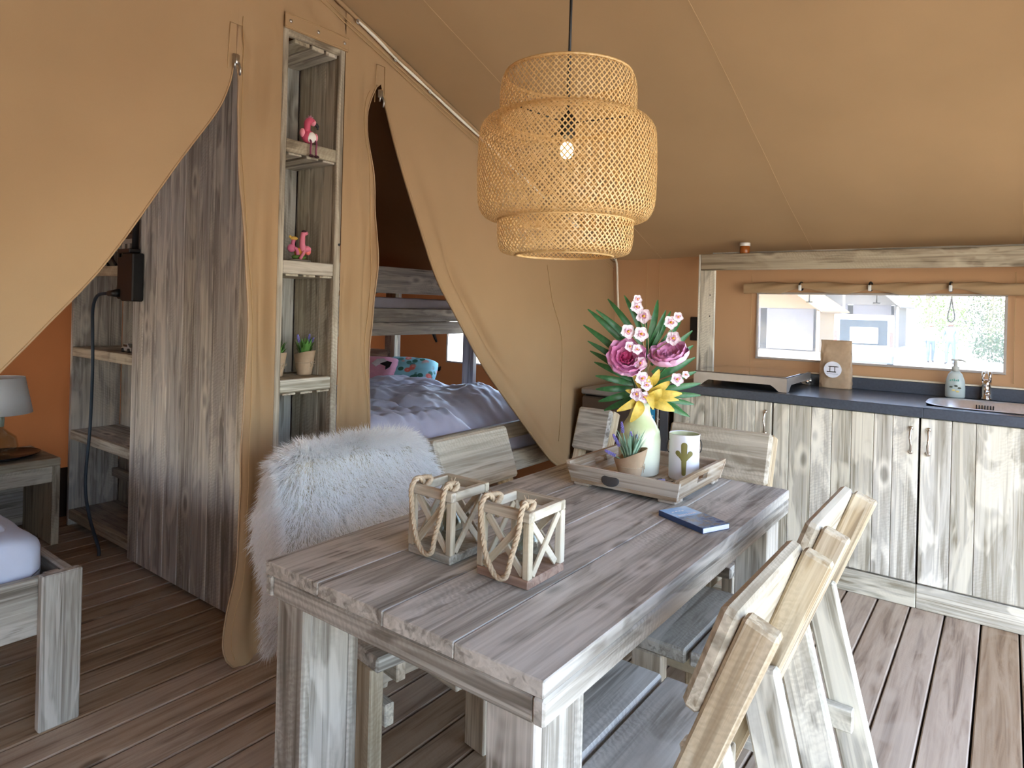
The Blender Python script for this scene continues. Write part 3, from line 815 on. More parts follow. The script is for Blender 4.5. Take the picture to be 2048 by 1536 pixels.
st = put('wall_hook', merge([ball((0, 0, 0), .02, 10, 6), tube([(0, 0, 0), (.0, -.03, -.02), (-.02, -.02, .03)], .008, 6), tube([(0, 0, 0), (.03, -.01, .02)], .008, 6), tube([(0, 0, 0), (-.03, -.01, -.01)], .008, 6)]), BLACK, None, True, (-3.93, YB - .04, .80))
tag(st, 'small black star-shaped buckle on the orange wall below the bunk window', 'buckle')
st2 = put('wall_strap', tube(smooth_path([(-4.02, YB - .03, 1.16), (-4.0, YB - .04, 1.10), (-3.97, YB - .03, 1.03)], 4), [.022, .022, .02, .02, .016, .014, .012, .01, .008], 6), BLACK)
tag(st2, 'short dark strap hanging on the orange wall under the upper bunk', 'strap')

# ------------------------------------------------------------------ dining table
TX0, TX1, TY0, TY1, TZ = -1.334, -0.571, 0.870, 2.33, 0.770
table = thing('dining_table', 'long weathered plank dining table with boxed legs in the middle of the tent', 'table', ((TX0 + TX1) / 2, (TY0 + TY1) / 2, 0))
bxs = [TX0, -1.143, -0.944, -0.762, TX1]
for a, b in zip(bxs[:-1], bxs[1:]):
    box('top_plank', a + .0006, b - .0006, TY0, TY1, TZ - .030, TZ, wood('grey', 'y'), table, .0022)
box('apron', TX0, TX0 + .024, TY0 + .002, TY1 - .002, TZ - .078, TZ - .032, 'grey', table, .004)
box('apron', TX1 - .024, TX1, TY0 + .002, TY1 - .002, TZ - .078, TZ - .032, 'grey', table, .004)
box('apron', TX0 + .025, TX1 - .025, TY0 + .006, TY0 + .034, TZ - .080, TZ - .034, 'grey', table, .003)
box('apron', TX0 + .025, TX1 - .025, TY1 - .034, TY1 - .006, TZ - .080, TZ - .034, 'grey', table, .003)
for lx0, lx1 in ((-1.309, -1.215), (-.700, -.600)):
    for y0, y1 in ((.888, 1.045), (2.185, 2.312)):
        lg = box('leg', lx0, lx1, y0 + .024, y1 - .028, 0, TZ - .082, wood('grey', 'z'), table, .003)
        box('leg_board', lx0, lx1 + .002, y0, y0 + .023, 0, TZ - .080, wood('grey', 'z'), lg, .003)
        box('leg_board', lx0, lx1 + .002, y1 - .027, y1, 0, TZ - .080, wood('grey', 'z'), lg, .003)

# ------------------------------------------------------------------ chairs (local: the back points to +x)
SLOPE = math.atan(.36)
def make_chair(label, w=.235, group='slanted-back plank chairs at the dining table'):
    t = thing('dining_chair', label, 'chair', (0, 0, 0), group)
    i = w - .035
    for a, b in ((-.20, -.012), (-.002, .182)):
        box('seat_plank', a, b, -(w - .012), w - .012, .41, .45, wood('grey', 'y'), t, .006)
    def slant(name, xc0, z0, xc1, z1, wx, y0, y1, pal):
        L = math.hypot(xc1 - xc0, z1 - z0); a = math.atan2(xc1 - xc0, z1 - z0)
        V, F = chamfer(wx / 2, (y1 - y0) / 2, L / 2, .006)
        return obj(name, mesh(name, V, F), wood(pal, 'z'), t, ((xc0 + xc1) / 2, (y0 + y1) / 2, (z0 + z1) / 2), (0, a, 0))
    for s in (-1, 1):
        ya, yb = sorted((s * (i + .022), s * (i - .020)))
        box('front_leg', -.17, -.08, ya, yb, 0, .41, wood('chair', 'z'), t, .004)
        slant('back_post', .330 - .36 * .50, .33, .347, .84, .062, ya, yb, 'gold')
        yc, yd = sorted((s * (i - .022), s * (i - .058)))
        slant('rear_leg', .377, .003, .235, .58, .088, yc, yd, 'pale')
        ye, yf = sorted((s * (i - .060), s * (i - .090)))
        box('seat_rail', -.17, .20, ye, yf, .345, .409, wood('chair', 'x'), t, .003)
        box('stretcher', -.12, .34, ye, yf, .20, .262, wood('pale', 'x'), t, .003)
    box('cross_stretcher', .06, .095, -(i - .091), i - .091, .20, .262, wood('chair', 'y'), t, .003)
    # backrest plank
    V, F = chamfer(.018, w - .015, .105, .010)
    zc = .757; xc = .316 - .36 * (.85 - zc) - .0205
    obj('backrest', mesh('backrest', V, F), wood('chair' if w > .2 else 'grey', 'y'), t, (xc, 0, zc), (0, SLOPE, 0))
    return t
chair0 = make_chair('plank chair with slanted back nearest the camera on the bright side of the table')
specs = [((-.66, 1.34, 0), 0, None),
         ((-.66, 1.93, 0), 0, 'plank chair with slanted back on the bright side, closer to the kitchen'),
         ((-1.43, 1.405, 0), 171, 'plank chair draped with the white fur hide'),
         ((-1.385, 1.985, 0), 180, 'plank chair in front of the bunk room, next to the fur-covered one'),
         ((-.986, 2.545, 0), 90, 'plank chair at the far end of the table facing the camera')]
CH = []
for loc, rz, lab in specs:
    c = chair0 if lab is None else dup(chair0)
    if lab: c['label'] = lab
    CH.append((c, loc, rz))
nar = make_chair('narrow wooden chair with a slim slanted back standing beside the fridge', .108)
nar['group'] = 'slanted-back plank chairs at the dining table'
CH.append((nar, (-1.64, 2.615, 0), 90))
for c, loc, rz in CH:
    c.location = loc; c.rotation_euler = (0, 0, R(rz))

# white fur hide over the back of the left chair
furM = Matrix.Translation((-1.43, 1.405, 0)) @ Matrix.Rotation(R(171), 4, 'Z')
def fur_profile(s):
    # s 0..1 : front bottom -> over the top -> down the rear side
    pts = [(.06, .49), (.13, .56), (.20, .68), (.262, .79), (.30, .862), (.345, .882), (.380, .85), (.372, .76), (.345, .64), (.31, .50), (.275, .34)]
    f = s * (len(pts) - 1); i = min(int(f), len(pts) - 2); t = f - i
    p0 = pts[max(i - 1, 0)]; p1 = pts[i]; p2 = pts[i + 1]; p3 = pts[min(i + 2, len(pts) - 1)]
    return tuple(.5 * (2 * p1[k] + (p2[k] - p0[k]) * t + (2 * p0[k] - 5 * p1[k] + 4 * p2[k] - p3[k]) * t * t + (3 * p1[k] - p0[k] - 3 * p2[k] + p3[k]) * t ** 3) for k in (0, 1))
def fur_pt(u, s):
    x, z = fur_profile(s)
    wob = .035 * fbm(s * 6, 1, 0) ; wob2 = .035 * fbm(s * 6, 5, 3)
    y0 = -.275 + wob; y1 = .262 + wob2 + .02 * math.sin(s * 9)
    y = lerp(y0, y1, u)
    z += .014 * fbm(y * 5, s * 4, 8) - .035 * abs(2 * u - 1) ** 6
    x += .012 * fbm(y * 6, s * 5, 2)
    return Vector((x, y, z))
fur = thing('fur_throw', 'long-haired white and grey fur hide draped over a chair back', 'fur throw', tuple(furM @ Vector((.32, 0, .55))))
HIDE = plain('hide_leather', srgb(205, 200, 190), .8)
put('hide', merge([grid(30, 50, lambda u, v: tuple(furM @ fur_pt(u, v))), grid(4, 16, lambda u, v: tuple(furM @ fur_pt(1.0, .02 + .42 * v).lerp(fur_pt(1.0, 1.0 - .42 * v), u)))]), HIDE, fur)
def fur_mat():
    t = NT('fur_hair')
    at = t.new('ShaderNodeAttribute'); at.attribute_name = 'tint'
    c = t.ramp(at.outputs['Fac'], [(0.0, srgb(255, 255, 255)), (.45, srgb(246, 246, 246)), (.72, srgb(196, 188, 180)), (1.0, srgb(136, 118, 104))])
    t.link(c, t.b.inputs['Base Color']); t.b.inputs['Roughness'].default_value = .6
    tr = t.new('ShaderNodeBsdfTranslucent'); mx = t.new('ShaderNodeMixShader'); mx.inputs[0].default_value = .5
    t.link(c, tr.inputs['Color']); t.link(t.b.outputs[0], mx.inputs[1]); t.link(tr.outputs[0], mx.inputs[2]); t.link(mx.outputs[0], t.out.inputs['Surface'])
    return t.m
NH = 50000
hv = np.zeros((NH * 5, 3)); hf = []; tint = np.zeros(NH * 5)
us = rng.random(NH); sv = rng.random(NH)
for i in range(NH):
    u, s = us[i], sv[i]
    if i % 9 == 0: u = 0.0 if rng.random() < .5 else 1.0
    if i % 7 == 3:      # hair closing the near end of the hide
        zz_ = rng.random(); fpt = fur_pt(1.0, .02 + .42 * zz_); rpt = fur_pt(1.0, 1.0 - .42 * zz_); tt_ = rng.random()
        p = fpt.lerp(rpt, tt_) + Vector((0, .004, 0)); n = Vector((0, 1, .1)).normalized(); s = .02 + .42 * zz_
    else:
        p = None
    sidehair = p is not None
    if not sidehair: p = fur_pt(u, s)
    du = fur_pt(min(u + .01, 1.01), s) - fur_pt(u - .01, s); ds = fur_pt(u, min(s + .01, 1)) - fur_pt(u, max(s - .01, 0))
    if not sidehair:
        n = du.cross(ds).normalized()
        if n.dot(Vector((-1, 0, .6)) if s < .5 else Vector((1, 0, .2))) < 0: n = -n
    down = Vector((0, 0, -1)) - n * n.z * -1
    side = Vector((0, (u - .5) * 1.2, 0))
    jit = Vector((rng.normal(), rng.normal(), rng.normal())) * .33
    L = .036 + .026 * rng.random()
    edge = 0.9 * max(0, abs(2 * u - 1) - .8) / .2
    d0 = (n * .8 + down * .5 + side * .5 + jit * .35).normalized(); d1 = (n * .30 + down * .9 + side * (.6 + edge) + jit * .5).normalized()
    a = p + d0 * L * .5; b = a + d1 * L * .6
    w = d0.cross(Vector((rng.normal(), rng.normal(), rng.normal()))).normalized() * .0013
    o = i * 5
    for k, q in enumerate((p - w, p + w, a + w * .8, a - w * .8, b)): hv[o + k] = furM @ q
    hf.append((o, o + 1, o + 2, o + 3)); hf.append((o + 3, o + 2, o + 4))
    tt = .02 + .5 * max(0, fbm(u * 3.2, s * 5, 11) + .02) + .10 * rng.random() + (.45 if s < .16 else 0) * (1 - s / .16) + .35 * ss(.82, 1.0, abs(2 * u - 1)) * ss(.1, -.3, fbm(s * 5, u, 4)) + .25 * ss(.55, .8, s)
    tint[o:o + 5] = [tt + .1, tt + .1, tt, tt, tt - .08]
me = mesh('fur', hv, hf)
at = me.attributes.new('tint', 'FLOAT', 'POINT'); at.data.foreach_set('value', np.clip(tint, 0, 1).astype(np.float32))
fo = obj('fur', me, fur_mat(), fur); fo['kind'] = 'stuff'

# ------------------------------------------------------------------ two lantern crates
ROPE = plain('sisal_rope', srgb(188, 168, 142), .85, 0, .18, .4, 240)
def crate(cx, cy, s, h, label, base_pal):
    t = thing('lantern_crate', label, 'crate', (cx, cy, TZ), 'small wooden lantern crates on the table')
    x0, x1, y0, y1, z0 = cx - s / 2, cx + s / 2, cy - s / 2, cy + s / 2, TZ + .001
    p = .017
    base = box('base', x0, x1, y0, y1, z0, z0 + .020, wood(base_pal, 'x'), t, .003)
    for a in (x0, x1 - p):
        for b in (y0, y1 - p):
            box('corner_post', a, a + p, b, b + p, z0 + .020, z0 + h - .021, wood('chair', 'z'), t, .002)
    for b in (y0, y1 - p): box('top_rail', x0, x1, b, b + p, z0 + h - .021, z0 + h, wood('chair', 'x'), t, .002)
    for a in (x0, x1 - p): box('top_rail', a, a + p, y0 + p, y1 - p, z0 + h - .021, z0 + h, wood('chair', 'y'), t, .002)
    hh = h - .041; ww = s - 2 * p; L = math.hypot(hh, ww) * .93; ang = math.atan2(ww, hh)
    zc = z0 + .020 + hh / 2
    for b, k in ((y0 + .004, 0), (y1 - .012, 0)):
        for sg, off in ((1, 0), (-1, .0065)):
            V, F = chamfer(.0075, .003, L / 2, .001)
            obj('brace', mesh('brace', V, F), wood('chair', 'z'), t, (cx, b + off, zc), (0, sg * ang, 0))
    for a in (x0 + .004, x1 - .012):
        for sg, off in ((1, 0), (-1, .0065)):
            V, F = chamfer(.003, .0075, L / 2, .001)
            obj('brace', mesh('brace', V, F), wood('chair', 'z'), t, (a + off, cy, zc), (sg * ang, 0, 0))
    zt = z0 + h
    yy = y0 - .010
    path = smooth_path([(x0 + .03, y0 + .035, zt - .035), (x0 + .026, y0 + .022, zt + .004), (x0 + .022, y0 + .004, zt + .016), (x0 + .018, yy, zt - .006), (x0 + .022, yy, zt - .05), (x0 + .036, yy - .002, zt - .105), (cx - .006, yy - .004, zt - .142), (cx + .022, yy - .004, zt - .138),
                        (x1 - .036, yy - .002, zt - .095), (x1 - .022, yy, zt - .045), (x1 - .016, yy, zt - .004), (x1 - .018, y0 + .004, zt + .016), (x1 - .024, y0 + .022, zt + .004), (x1 - .028, y0 + .035, zt - .035)], 7)
    put('rope_handle', rope(path, .0062, 26, 6), ROPE, t)
    for xk in (x0 + .026, x1 - .026):
        kn = [(xk + .012 * math.cos(a), y0 + .030 + .008 * math.sin(a * 2), zt + .004 + .010 * math.sin(a)) for a in np.linspace(0, 2 * math.pi, 11)[:-1]]
        knot = put('knot', tube(smooth_path(kn, 3, True), .0065, 6, True), ROPE, t)
        fr_ = []
        for q in range(9):
            d = Vector((random.uniform(-1, 1), random.uniform(-.4, 1), random.uniform(.1, 1))).normalized() * random.uniform(.015, .024)
            fr_.append(tube([(xk, y0 + .03, zt + .006), tuple(Vector((xk, y0 + .03, zt + .006)) + d)], [.0018, .0008], 4))
        put('frayed_end', merge(fr_), ROPE, t)
    return t
crate(-1.060, 1.182, .136, .162, 'small slatted lantern crate with rope handle next to the fur throw', 'grey')
crate(-.851, 1.190, .140, .160, 'small slatted lantern crate with reddish base and rope handle nearest the book', 'red')
def bottle(x, y, label):
    t = thing('glass_bottle', label, 'bottle', (x, y, TZ + .022), 'small glass bottles inside the crates')
    put('body', lathe([(0, 0), (.026, 0), (.030, .006), (.030, .055), (.014, .075), (.012, .09), (.010, .09), (.012, .075), (.027, .054), (.027, .008), (0, .006)], 24), GLASS, t, True, (x, y, TZ + .0222))
    put('neck_ring', tube([(x + .0125 * math.cos(a), y + .0125 * math.sin(a), TZ + .022 + .088) for a in np.linspace(0, 2 * math.pi, 17)[:-1]], .002, 6, True), STEEL, t)
bottle(-1.060, 1.190, 'small clear glass bottle standing inside the crate by the fur throw')
bottle(-.845, 1.205, 'small clear glass bottle standing inside the crate with the reddish base')

# ------------------------------------------------------------------ tray with vase, lavender, lantern, pen
tray = thing('serving_tray', 'whitewashed wooden serving tray with cut-out handles and an oval plaque', 'tray', (-.97, 2.08, TZ))
ax0, ax1, ay0, ay1, az = -1.155, -.785, 1.895, 2.275, TZ + .0005
for x in (ax0 + .005, ax1 - .065):
    for y in (ay0 + .004, ay1 - .064):
        box('foot', x, x + .06, y, y + .06, az, az + .014, wood('tray', 'x'), tray, .003)
for i in range(5):
    x = ax0 + .004 + i * .0725
    box('bottom_board', x, x + .0715, ay0 + .004, ay1 - .004, az + .014, az + .022, wood('tray', 'y'), tray, .002)
def flare(x0, x1, h, t, out, hole=False):
    # wall along local x, leaning outward to -y by `out`, with optional hand slot
    parts = []
    def seg(a, b, z0, z1):
        o0, o1 = -out * z0 / h, -out * z1 / h
        e0, e1 = out * z0 / h, out * z1 / h
        xa0, xa1 = (a - e0 if a == x0 else a), (a - e1 if a == x0 else a)
        xb0, xb1 = (b + e0 if b == x1 else b), (b + e1 if b == x1 else b)
        V = [(xa0, o0, z0), (xb0, o0, z0), (xb0, o0 + t, z0), (xa0, o0 + t, z0), (xa1, o1, z1), (xb1, o1, z1), (xb1, o1 + t, z1), (xa1, o1 + t, z1)]
        parts.append((V, [[3, 2, 1, 0], [4, 5, 6, 7], [0, 1, 5, 4], [1, 2, 6, 5], [2, 3, 7, 6], [3, 0, 4, 7]]))
    if not hole: seg(x0, x1, 0, h)
    else:
        c = (x0 + x1) / 2; w = .042
        seg(x0, x1, 0, h * .42); seg(x0, x1, h * .74, h); seg(x0, c - w, h * .42, h * .74); seg(c + w, x1, h * .42, h * .74)
    return merge(parts)
zw = az + .014
put('end_wall', flare(-.185, .185, .056, .013, .014), wood('tray', 'x'), tray, False, (-.97, ay0, zw), (0, 0, 0))
put('end_wall', flare(-.185, .185, .056, .013, .014), wood('tray', 'x'), tray, False, (-.97, ay1, zw), (0, 0, R(180)))
put('handle_wall', flare(-.19, .19, .066, .013, .014, True), wood('tray', 'x'), tray, False, (ax0, 2.085, zw), (0, 0, R(-90)))
put('handle_wall', flare(-.19, .19, .066, .013, .014, True), wood('tray', 'x'), tray, False, (ax1, 2.085, zw), (0, 0, R(90)))
for y, in ((ay0 - .001,), (ay1 + .001,)):
    box('foot_strip', ax0 - .001, ax1 + .001, y - .003, y + .003, zw - .002, zw + .010, wood('tray', 'x'), tray, .001)
pq = lathe([(0, 0), (.030, 0), (.032, .002), (.028, .004), (0, .003)], 28)
put('plaque', xf(([(v[0], v[1] * .62, v[2]) for v in pq[0]], pq[1]), Matrix.Translation((-1.005, ay0 - .0085, zw + .026)) @ Matrix.Rotation(R(76), 4, 'X')), plain('slate_plaque', srgb(70, 68, 68), .5), tray)
INK = plain('black_ink', srgb(32, 26, 24), .7)
let = []
for i in range(7):
    x = -.93 + i * .017; y = 2.02 + i * .013
    let.append(bx(x, x + .004, y, y + .03, az + .0221, az + .0226, .0001)); let.append(bx(x, x + .014, y + (.0 if i % 2 else .026), y + (.004 if i % 2 else .03), az + .0221, az + .0226, .0001))
put('printed_letters', merge(let), INK, tray, False)
TB = az + .0225    # tray floor level
VX, VY = -1.012, 2.105
def vase_mat():
    t = NT('vase_glaze')
    tc = t.new('ShaderNodeTexCoord'); sp = t.new('ShaderNodeSeparateXYZ'); t.link(tc.outputs['Object'], sp.inputs[0])
    nz = t.noise(tc.outputs['Object'], 14, 4)
    h = t.math('ADD', t.math('MULTIPLY', sp.outputs[2], 3.6), t.math('MULTIPLY', nz, .25))
    t.link(t.ramp(h, [(.1, srgb(238, 236, 222)), (.45, srgb(230, 234, 212)), (.75, srgb(206, 218, 166)), (1.0, srgb(222, 230, 190))]), t.b.inputs['Base Color'])
    t.b.inputs['Roughness'].default_value = .2
    return t.m
vase = put('vase', lathe([(0, 0), (.060, 0), (.068, .006), (.071, .06), (.0715, .12), (.067, .15), (.054, .175), (.040, .197), (.034, .215), (.033, .235), (.036, .252), (.033, .252), (.030, .236), (.031, .215), (.05, .17), (.066, .12), (.064, .02), (0, .012)], 40), vase_mat(), None, True, (VX, VY, TB))
tag(vase, 'tall pale green ceramic bottle vase on the tray', 'vase')
KRAFT = plain('kraft_paper', srgb(178, 152, 124), .8, 0, .08, .2, 40)
LAV_G = plain('lavender_green', srgb(120, 158, 128), .7); LAV_P = plain('lavender_purple', srgb(124, 112, 180), .7, 0, .2, 0, 200)
LEAF_G = plain('lavender_leaf', srgb(92, 140, 62), .6, 0, .2)
def lav_spike(base, tip, r, head):
    b, t = Vector(base), Vector(tip); mid = b.lerp(t, .55) + Vector((0, 0, .004))
    path = smooth_path([b, mid, t], 5)
    stem = tube(path, .0011, 5)
    buds = []
    d = (t - mid).normalized()
    for i in range(int(head / .0042)):
        c = t - d * i * .0042
        for k in range(3):
            a = i * 1.1 + k * 2.09
            u = d.orthogonal().normalized(); w = d.cross(u)
            q = c + (u * math.cos(a) + w * math.sin(a)) * r * (.5 + .5 * min(1, i / 3))
            buds.append(ball(tuple(q), r * .72, 6, 4))
    return stem, merge(buds)
def blade(p, tip, w, bend=.02, n=6):
    p, tip = Vector(p), Vector(tip); d = tip - p; s = d.cross(Vector((0, 0, 1)))
    if s.length < 1e-5: s = Vector((1, 0, 0))
    s.normalize(); nrm = s.cross(d).normalized(); V = []; F = []
    for i in range(n + 1):
        t = i / n; c = p + d * t + nrm * bend * math.sin(t * math.pi) ; ww = w * math.sin(math.pi * min(.97, .12 + .86 * t)) ** .8
        V += [tuple(c - s * ww), tuple(c - nrm * ww * .35), tuple(c + s * ww)]
    for i in range(n):
        a = i * 3
        F += [[a, a + 1, a + 4, a + 3], [a + 1, a + 2, a + 5, a + 4]]
    return V, F
def potted_lavender(x, y, z, label, h=.098, rt_=.052, rb=.031, slant=0.0, facing=0.0, spikes=(), leaves=14, leafmat=None, group=None, leafh=.06, leafw=.0045):
    t = thing('potted_lavender', label, 'plant', (x, y, z), group)
    V, F = [], []
    n = 36
    prof = [(rb * .96, 0.0, 0), (rb, .004, 0), (rt_, 1.0, 1), (rt_ - .002, 1.0, 1), (rb, .02, 0)]
    for r, hh, top in prof:
        for i in range(n):
            a = 2 * math.pi * i / n
            zz = (h + slant * math.cos(a - facing)) if top else hh
            rr = r * (1 + (.10 * math.cos(2 * (a - facing)) if top else 0))
            V.append((x + rr * math.cos(a), y + rr * math.sin(a), z + zz))
    for k in range(4):
        for i in range(n):
            j = (i + 1) % n; F.append([k * n + i, k * n + j, (k + 1) * n + j, (k + 1) * n + i])
    F.append(list(range(n))[::-1]); F.append([4 * n + i for i in range(n)])
    put('paper_pot', (V, F), KRAFT, t)
    put('soil', lathe([(rb + .006, h * .62), (rb + .004, h * .63), (0, h * .64)], 20), plain('dark_soil', srgb(50, 42, 34), .9), t, True, (x, y, z))
    lv = []
    for i in range(leaves):
        a = random.uniform(0, 2 * math.pi); rr = random.uniform(.3, 1.0)
        lv.append(blade((x + .5 * rb * math.cos(a), y + .5 * rb * math.sin(a), z + h * .6), (x + rt_ * 1.1 * rr * math.cos(a), y + rt_ * 1.1 * rr * math.sin(a), z + h * .6 + leafh * random.uniform(.7, 1.35)), leafw, .008))
    put('leaves', merge(lv), leafmat or LEAF_G, t)
    for b, tp, hd in spikes:
        st_, bd = lav_spike((x + b[0], y + b[1], z + h * .6), (x + tp[0], y + tp[1], z + tp[2]), .0036, hd)
        s_ = put('stem', st_, LAV_G, t); put('flower_spike', bd, LAV_P, s_)
    a = facing
    kx, ky, kz = x + (rb + rt_) / 2 * 1.06 * math.cos(a), y + (rb + rt_) / 2 * 1.06 * math.sin(a), z + h * .56
    w = Vector((-math.sin(a), math.cos(a), 0))
    bow = []
    for sg in (-1, 1):
        loop = [Vector((kx, ky, kz)) + w * sg * .014 * (1 - math.cos(q)) / 2 * 1.2 + Vector((0, 0, .006 * math.sin(q))) + Vector((math.cos(a), math.sin(a), 0)) * .003 for q in np.linspace(0, 2 * math.pi, 11)]
        bow.append(tube(loop, .0013, 5)); bow.append(tube([(kx, ky, kz), tuple(Vector((kx, ky, kz)) + w * sg * .010 + Vector((0, 0, -.018)))], .0013, 5))
    rr = rb + (rt_ - rb) * .56 + .001
    bow.append(tube([(x + rr * math.cos(q), y + rr * math.sin(q), kz) for q in np.linspace(0, 2 * math.pi, 25)[:-1]], .0012, 5, True))
    put('twine_bow', merge(bow), ROPE, t)
    return t
RX, RY = .8, .6   # camera-right direction on the floor plan
def cr_off(u, d, z): return (u * RX + d * RY, u * RY - d * RX, z)   # u: right, d: towards the viewer
potted_lavender(-.985, 1.985, TB, 'slant-topped kraft-paper pot of lavender on the tray, in front of the vase', .092, .050, .031, .020, R(-53 + 78),
    [(cr_off(-.01, 0, 0)[:2], cr_off(-.035, .01, .195), .040), (cr_off(-.01, .005, 0)[:2], cr_off(-.062, .02, .155), .05), (cr_off(-.01, .01, 0)[:2], cr_off(-.088, .03, .105), .042), (cr_off(.01, 0, 0)[:2], cr_off(.0, -.01, .16), .02), (cr_off(.01, 0, 0)[:2], cr_off(.02, -.01, .15), .016)],
    80, plain('lavender_grey_leaf', srgb(150, 184, 158), .7, 0, .15), None, .085, .0035)
# cactus lantern
LX, LY = -.868, 2.15
lan = thing('cactus_lantern', 'white metal lantern with an olive cactus shape on the tray', 'lantern', (LX, LY, TB))
put('cylinder', lathe([(0, 0), (.047, 0), (.0505, .004), (.0505, .146), (.0515, .149), (.0505, .152), (.0485, .150), (.0485, .008), (0, .006)], 44), plain('white_enamel', srgb(238, 238, 244), .35, 0, .02), lan, True, (LX, LY, TB))
OLIVE = plain('olive_paint', srgb(124, 116, 60), .5)
put('inner_band', lathe([(.0480, .006), (.0480, .149)], 44), plain('pale_olive_inside', srgb(206, 208, 170), .5), lan, True, (LX, LY, TB))
fa = math.atan2(-LY, -LX)
def capsule(u0, z0, u1, z1, r0, r1, n=10):
    d = Vector((u1 - u0, z1 - z0)); d.normalize(); nn = Vector((-d.y, d.x)); out = []
    b = math.atan2(nn.y, nn.x)
    for i in range(n + 1):
        a = b + math.pi * i / n; out.append((u0 + r0 * math.cos(a), z0 + r0 * math.sin(a)))
    for i in range(n + 1):
        a = b + math.pi + math.pi * i / n; out.append((u1 + r1 * math.cos(a), z1 + r1 * math.sin(a)))
    return out
def on_cyl(poly, r, off=0.0):
    cu_ = sum(p[0] for p in poly) / len(poly); cz = sum(p[1] for p in poly) / len(poly); n = len(poly); V = []
    r += .0004
    for k in (1.0, .75, .5, .25):
        V += [(r * math.cos(fa + (cu_ + (u - cu_) * k) / r), r * math.sin(fa + (cu_ + (u - cu_) * k) / r), cz + (z - cz) * k) for u, z in poly]
    V.append((r * math.cos(fa + cu_ / r), r * math.sin(fa + cu_ / r), cz))
    F = [[k * n + i, k * n + (i + 1) % n, (k + 1) * n + (i + 1) % n, (k + 1) * n + i] for k in range(3) for i in range(n)]
    return V, F + [[3 * n + i, 3 * n + (i + 1) % n, 4 * n] for i in range(n)]
cac = [on_cyl(capsule(.0, .025, .0, .118, .0068, .0105), .0509), on_cyl(capsule(.0, .066, -.021, .092, .0055, .0085), .0510), on_cyl(capsule(.0, .066, .021, .092, .0055, .0085), .0511)]
put('cactus_motif', merge(cac), OLIVE, lan, False, (LX, LY, TB))
hp = [(LX + .053 * RX, LY + .053 * RY, TB + .118 + .0), ]
for sg in (-1, 1):
    pts = [(LX + sg * RX * (.0505 + .009 * math.sin(q)), LY + sg * RY * (.0505 + .009 * math.sin(q)), TB + .118 - .022 * math.cos(q) - .01) for q in np.linspace(0, math.pi, 9)]
    put('wire_handle', tube(pts, .0016, 6), BLACK, lan)
pen = thing('pen', 'thin lilac and black pen lying on the tray by the lantern', 'pen', (-.92, 2.0, TB))
put('barrel', tube([(-.942, 1.972, TB + .0045), (-.898, 2.062, TB + .0045)], .0042, 10), plain('lilac_plastic', srgb(176, 170, 214), .4), pen)
put('tip', tube([(-.951, 1.954, TB + .0045), (-.942, 1.972, TB + .0045)], [.001, .0044], 10), BLACK, pen)
put('clip', tube([(-.902, 2.052, TB + .010), (-.915, 2.026, TB + .010)], .0012, 6), BLACK, pen)
# guide book
bk = thing('guide_book', 'blue paperback guide book lying on the table beside the tray', 'book', (-.69, 1.785, TZ))
bm = Matrix.Translation((-.690, 1.787, TZ + .001)) @ Matrix.Rotation(R(-24), 4, 'Z')
put('pages', xf(bx(-.083, .0855, -.048, .048, .001, .0135, .0005), bm), plain('paper_white', srgb(240, 240, 244), .8), bk, False)
def cover_mat():
    t = NT('book_cover')
    tc = t.new('ShaderNodeTexCoord'); mp = t.new('ShaderNodeMapping'); t.link(tc.outputs['Object'], mp.inputs[0])
    sp = t.new('ShaderNodeSeparateXYZ'); t.link(mp.outputs[0], sp.inputs[0])
    nz = t.noise(tc.outputs['Object'], 45, 5)
    land = t.ramp(nz, [(.35, srgb(60, 80, 118)), (.5, srgb(112, 138, 170)), (.62, srgb(120, 116, 112)), (.75, srgb(170, 196, 222))])
    skyc = t.ramp(t.noise(tc.outputs['Object'], 20, 3), [(.4, srgb(150, 200, 248)), (.7, srgb(206, 230, 250))])
    f = t.ramp(t.math('ADD', t.math('MULTIPLY', sp.outputs[0], 8.0), .55), [(.42, (1, 1, 1, 1)), (.50, (0, 0, 0, 1))])
    t.link(t.mix(f, land, skyc), t.b.inputs['Base Color']); t.b.inputs['Roughness'].default_value = .25
    return t.m
put('cover', bx(-.085, .086, -.0495, .0495, .0135, .0150, .0004), cover_mat(), bk, False, tuple(bm.translation), (0, 0, R(-24)))
put('back_cover', bx(-.085, .086, -.0495, .0495, .0, .0010, .0003), plain('cover_blue', srgb(58, 84, 130), .3), bk, False, tuple(bm.translation), (0, 0, R(-24)))
put('spine', bx(-.085, .086, -.0505, -.0485, .0, .0150, .0004), plain('cover_blue', srgb(58, 84, 130), .3), bk, False, tuple(bm.translation), (0, 0, R(-24)))
lt = []
for i in range(9):
    y = -.034 + i * .0075
    lt.append(bx(-.028, -.018, y, y + .0045, .0151, .0155, .0001))
for i in range(4): lt.append(bx(-.055 + .0, -.051, -.030 + i * .012, -.022 + i * .012, .0151, .0155, .0001))
put('title_print', merge(lt), plain('print_pale', srgb(228, 234, 240), .5), bk, False, tuple(bm.translation), (0, 0, R(-24)))

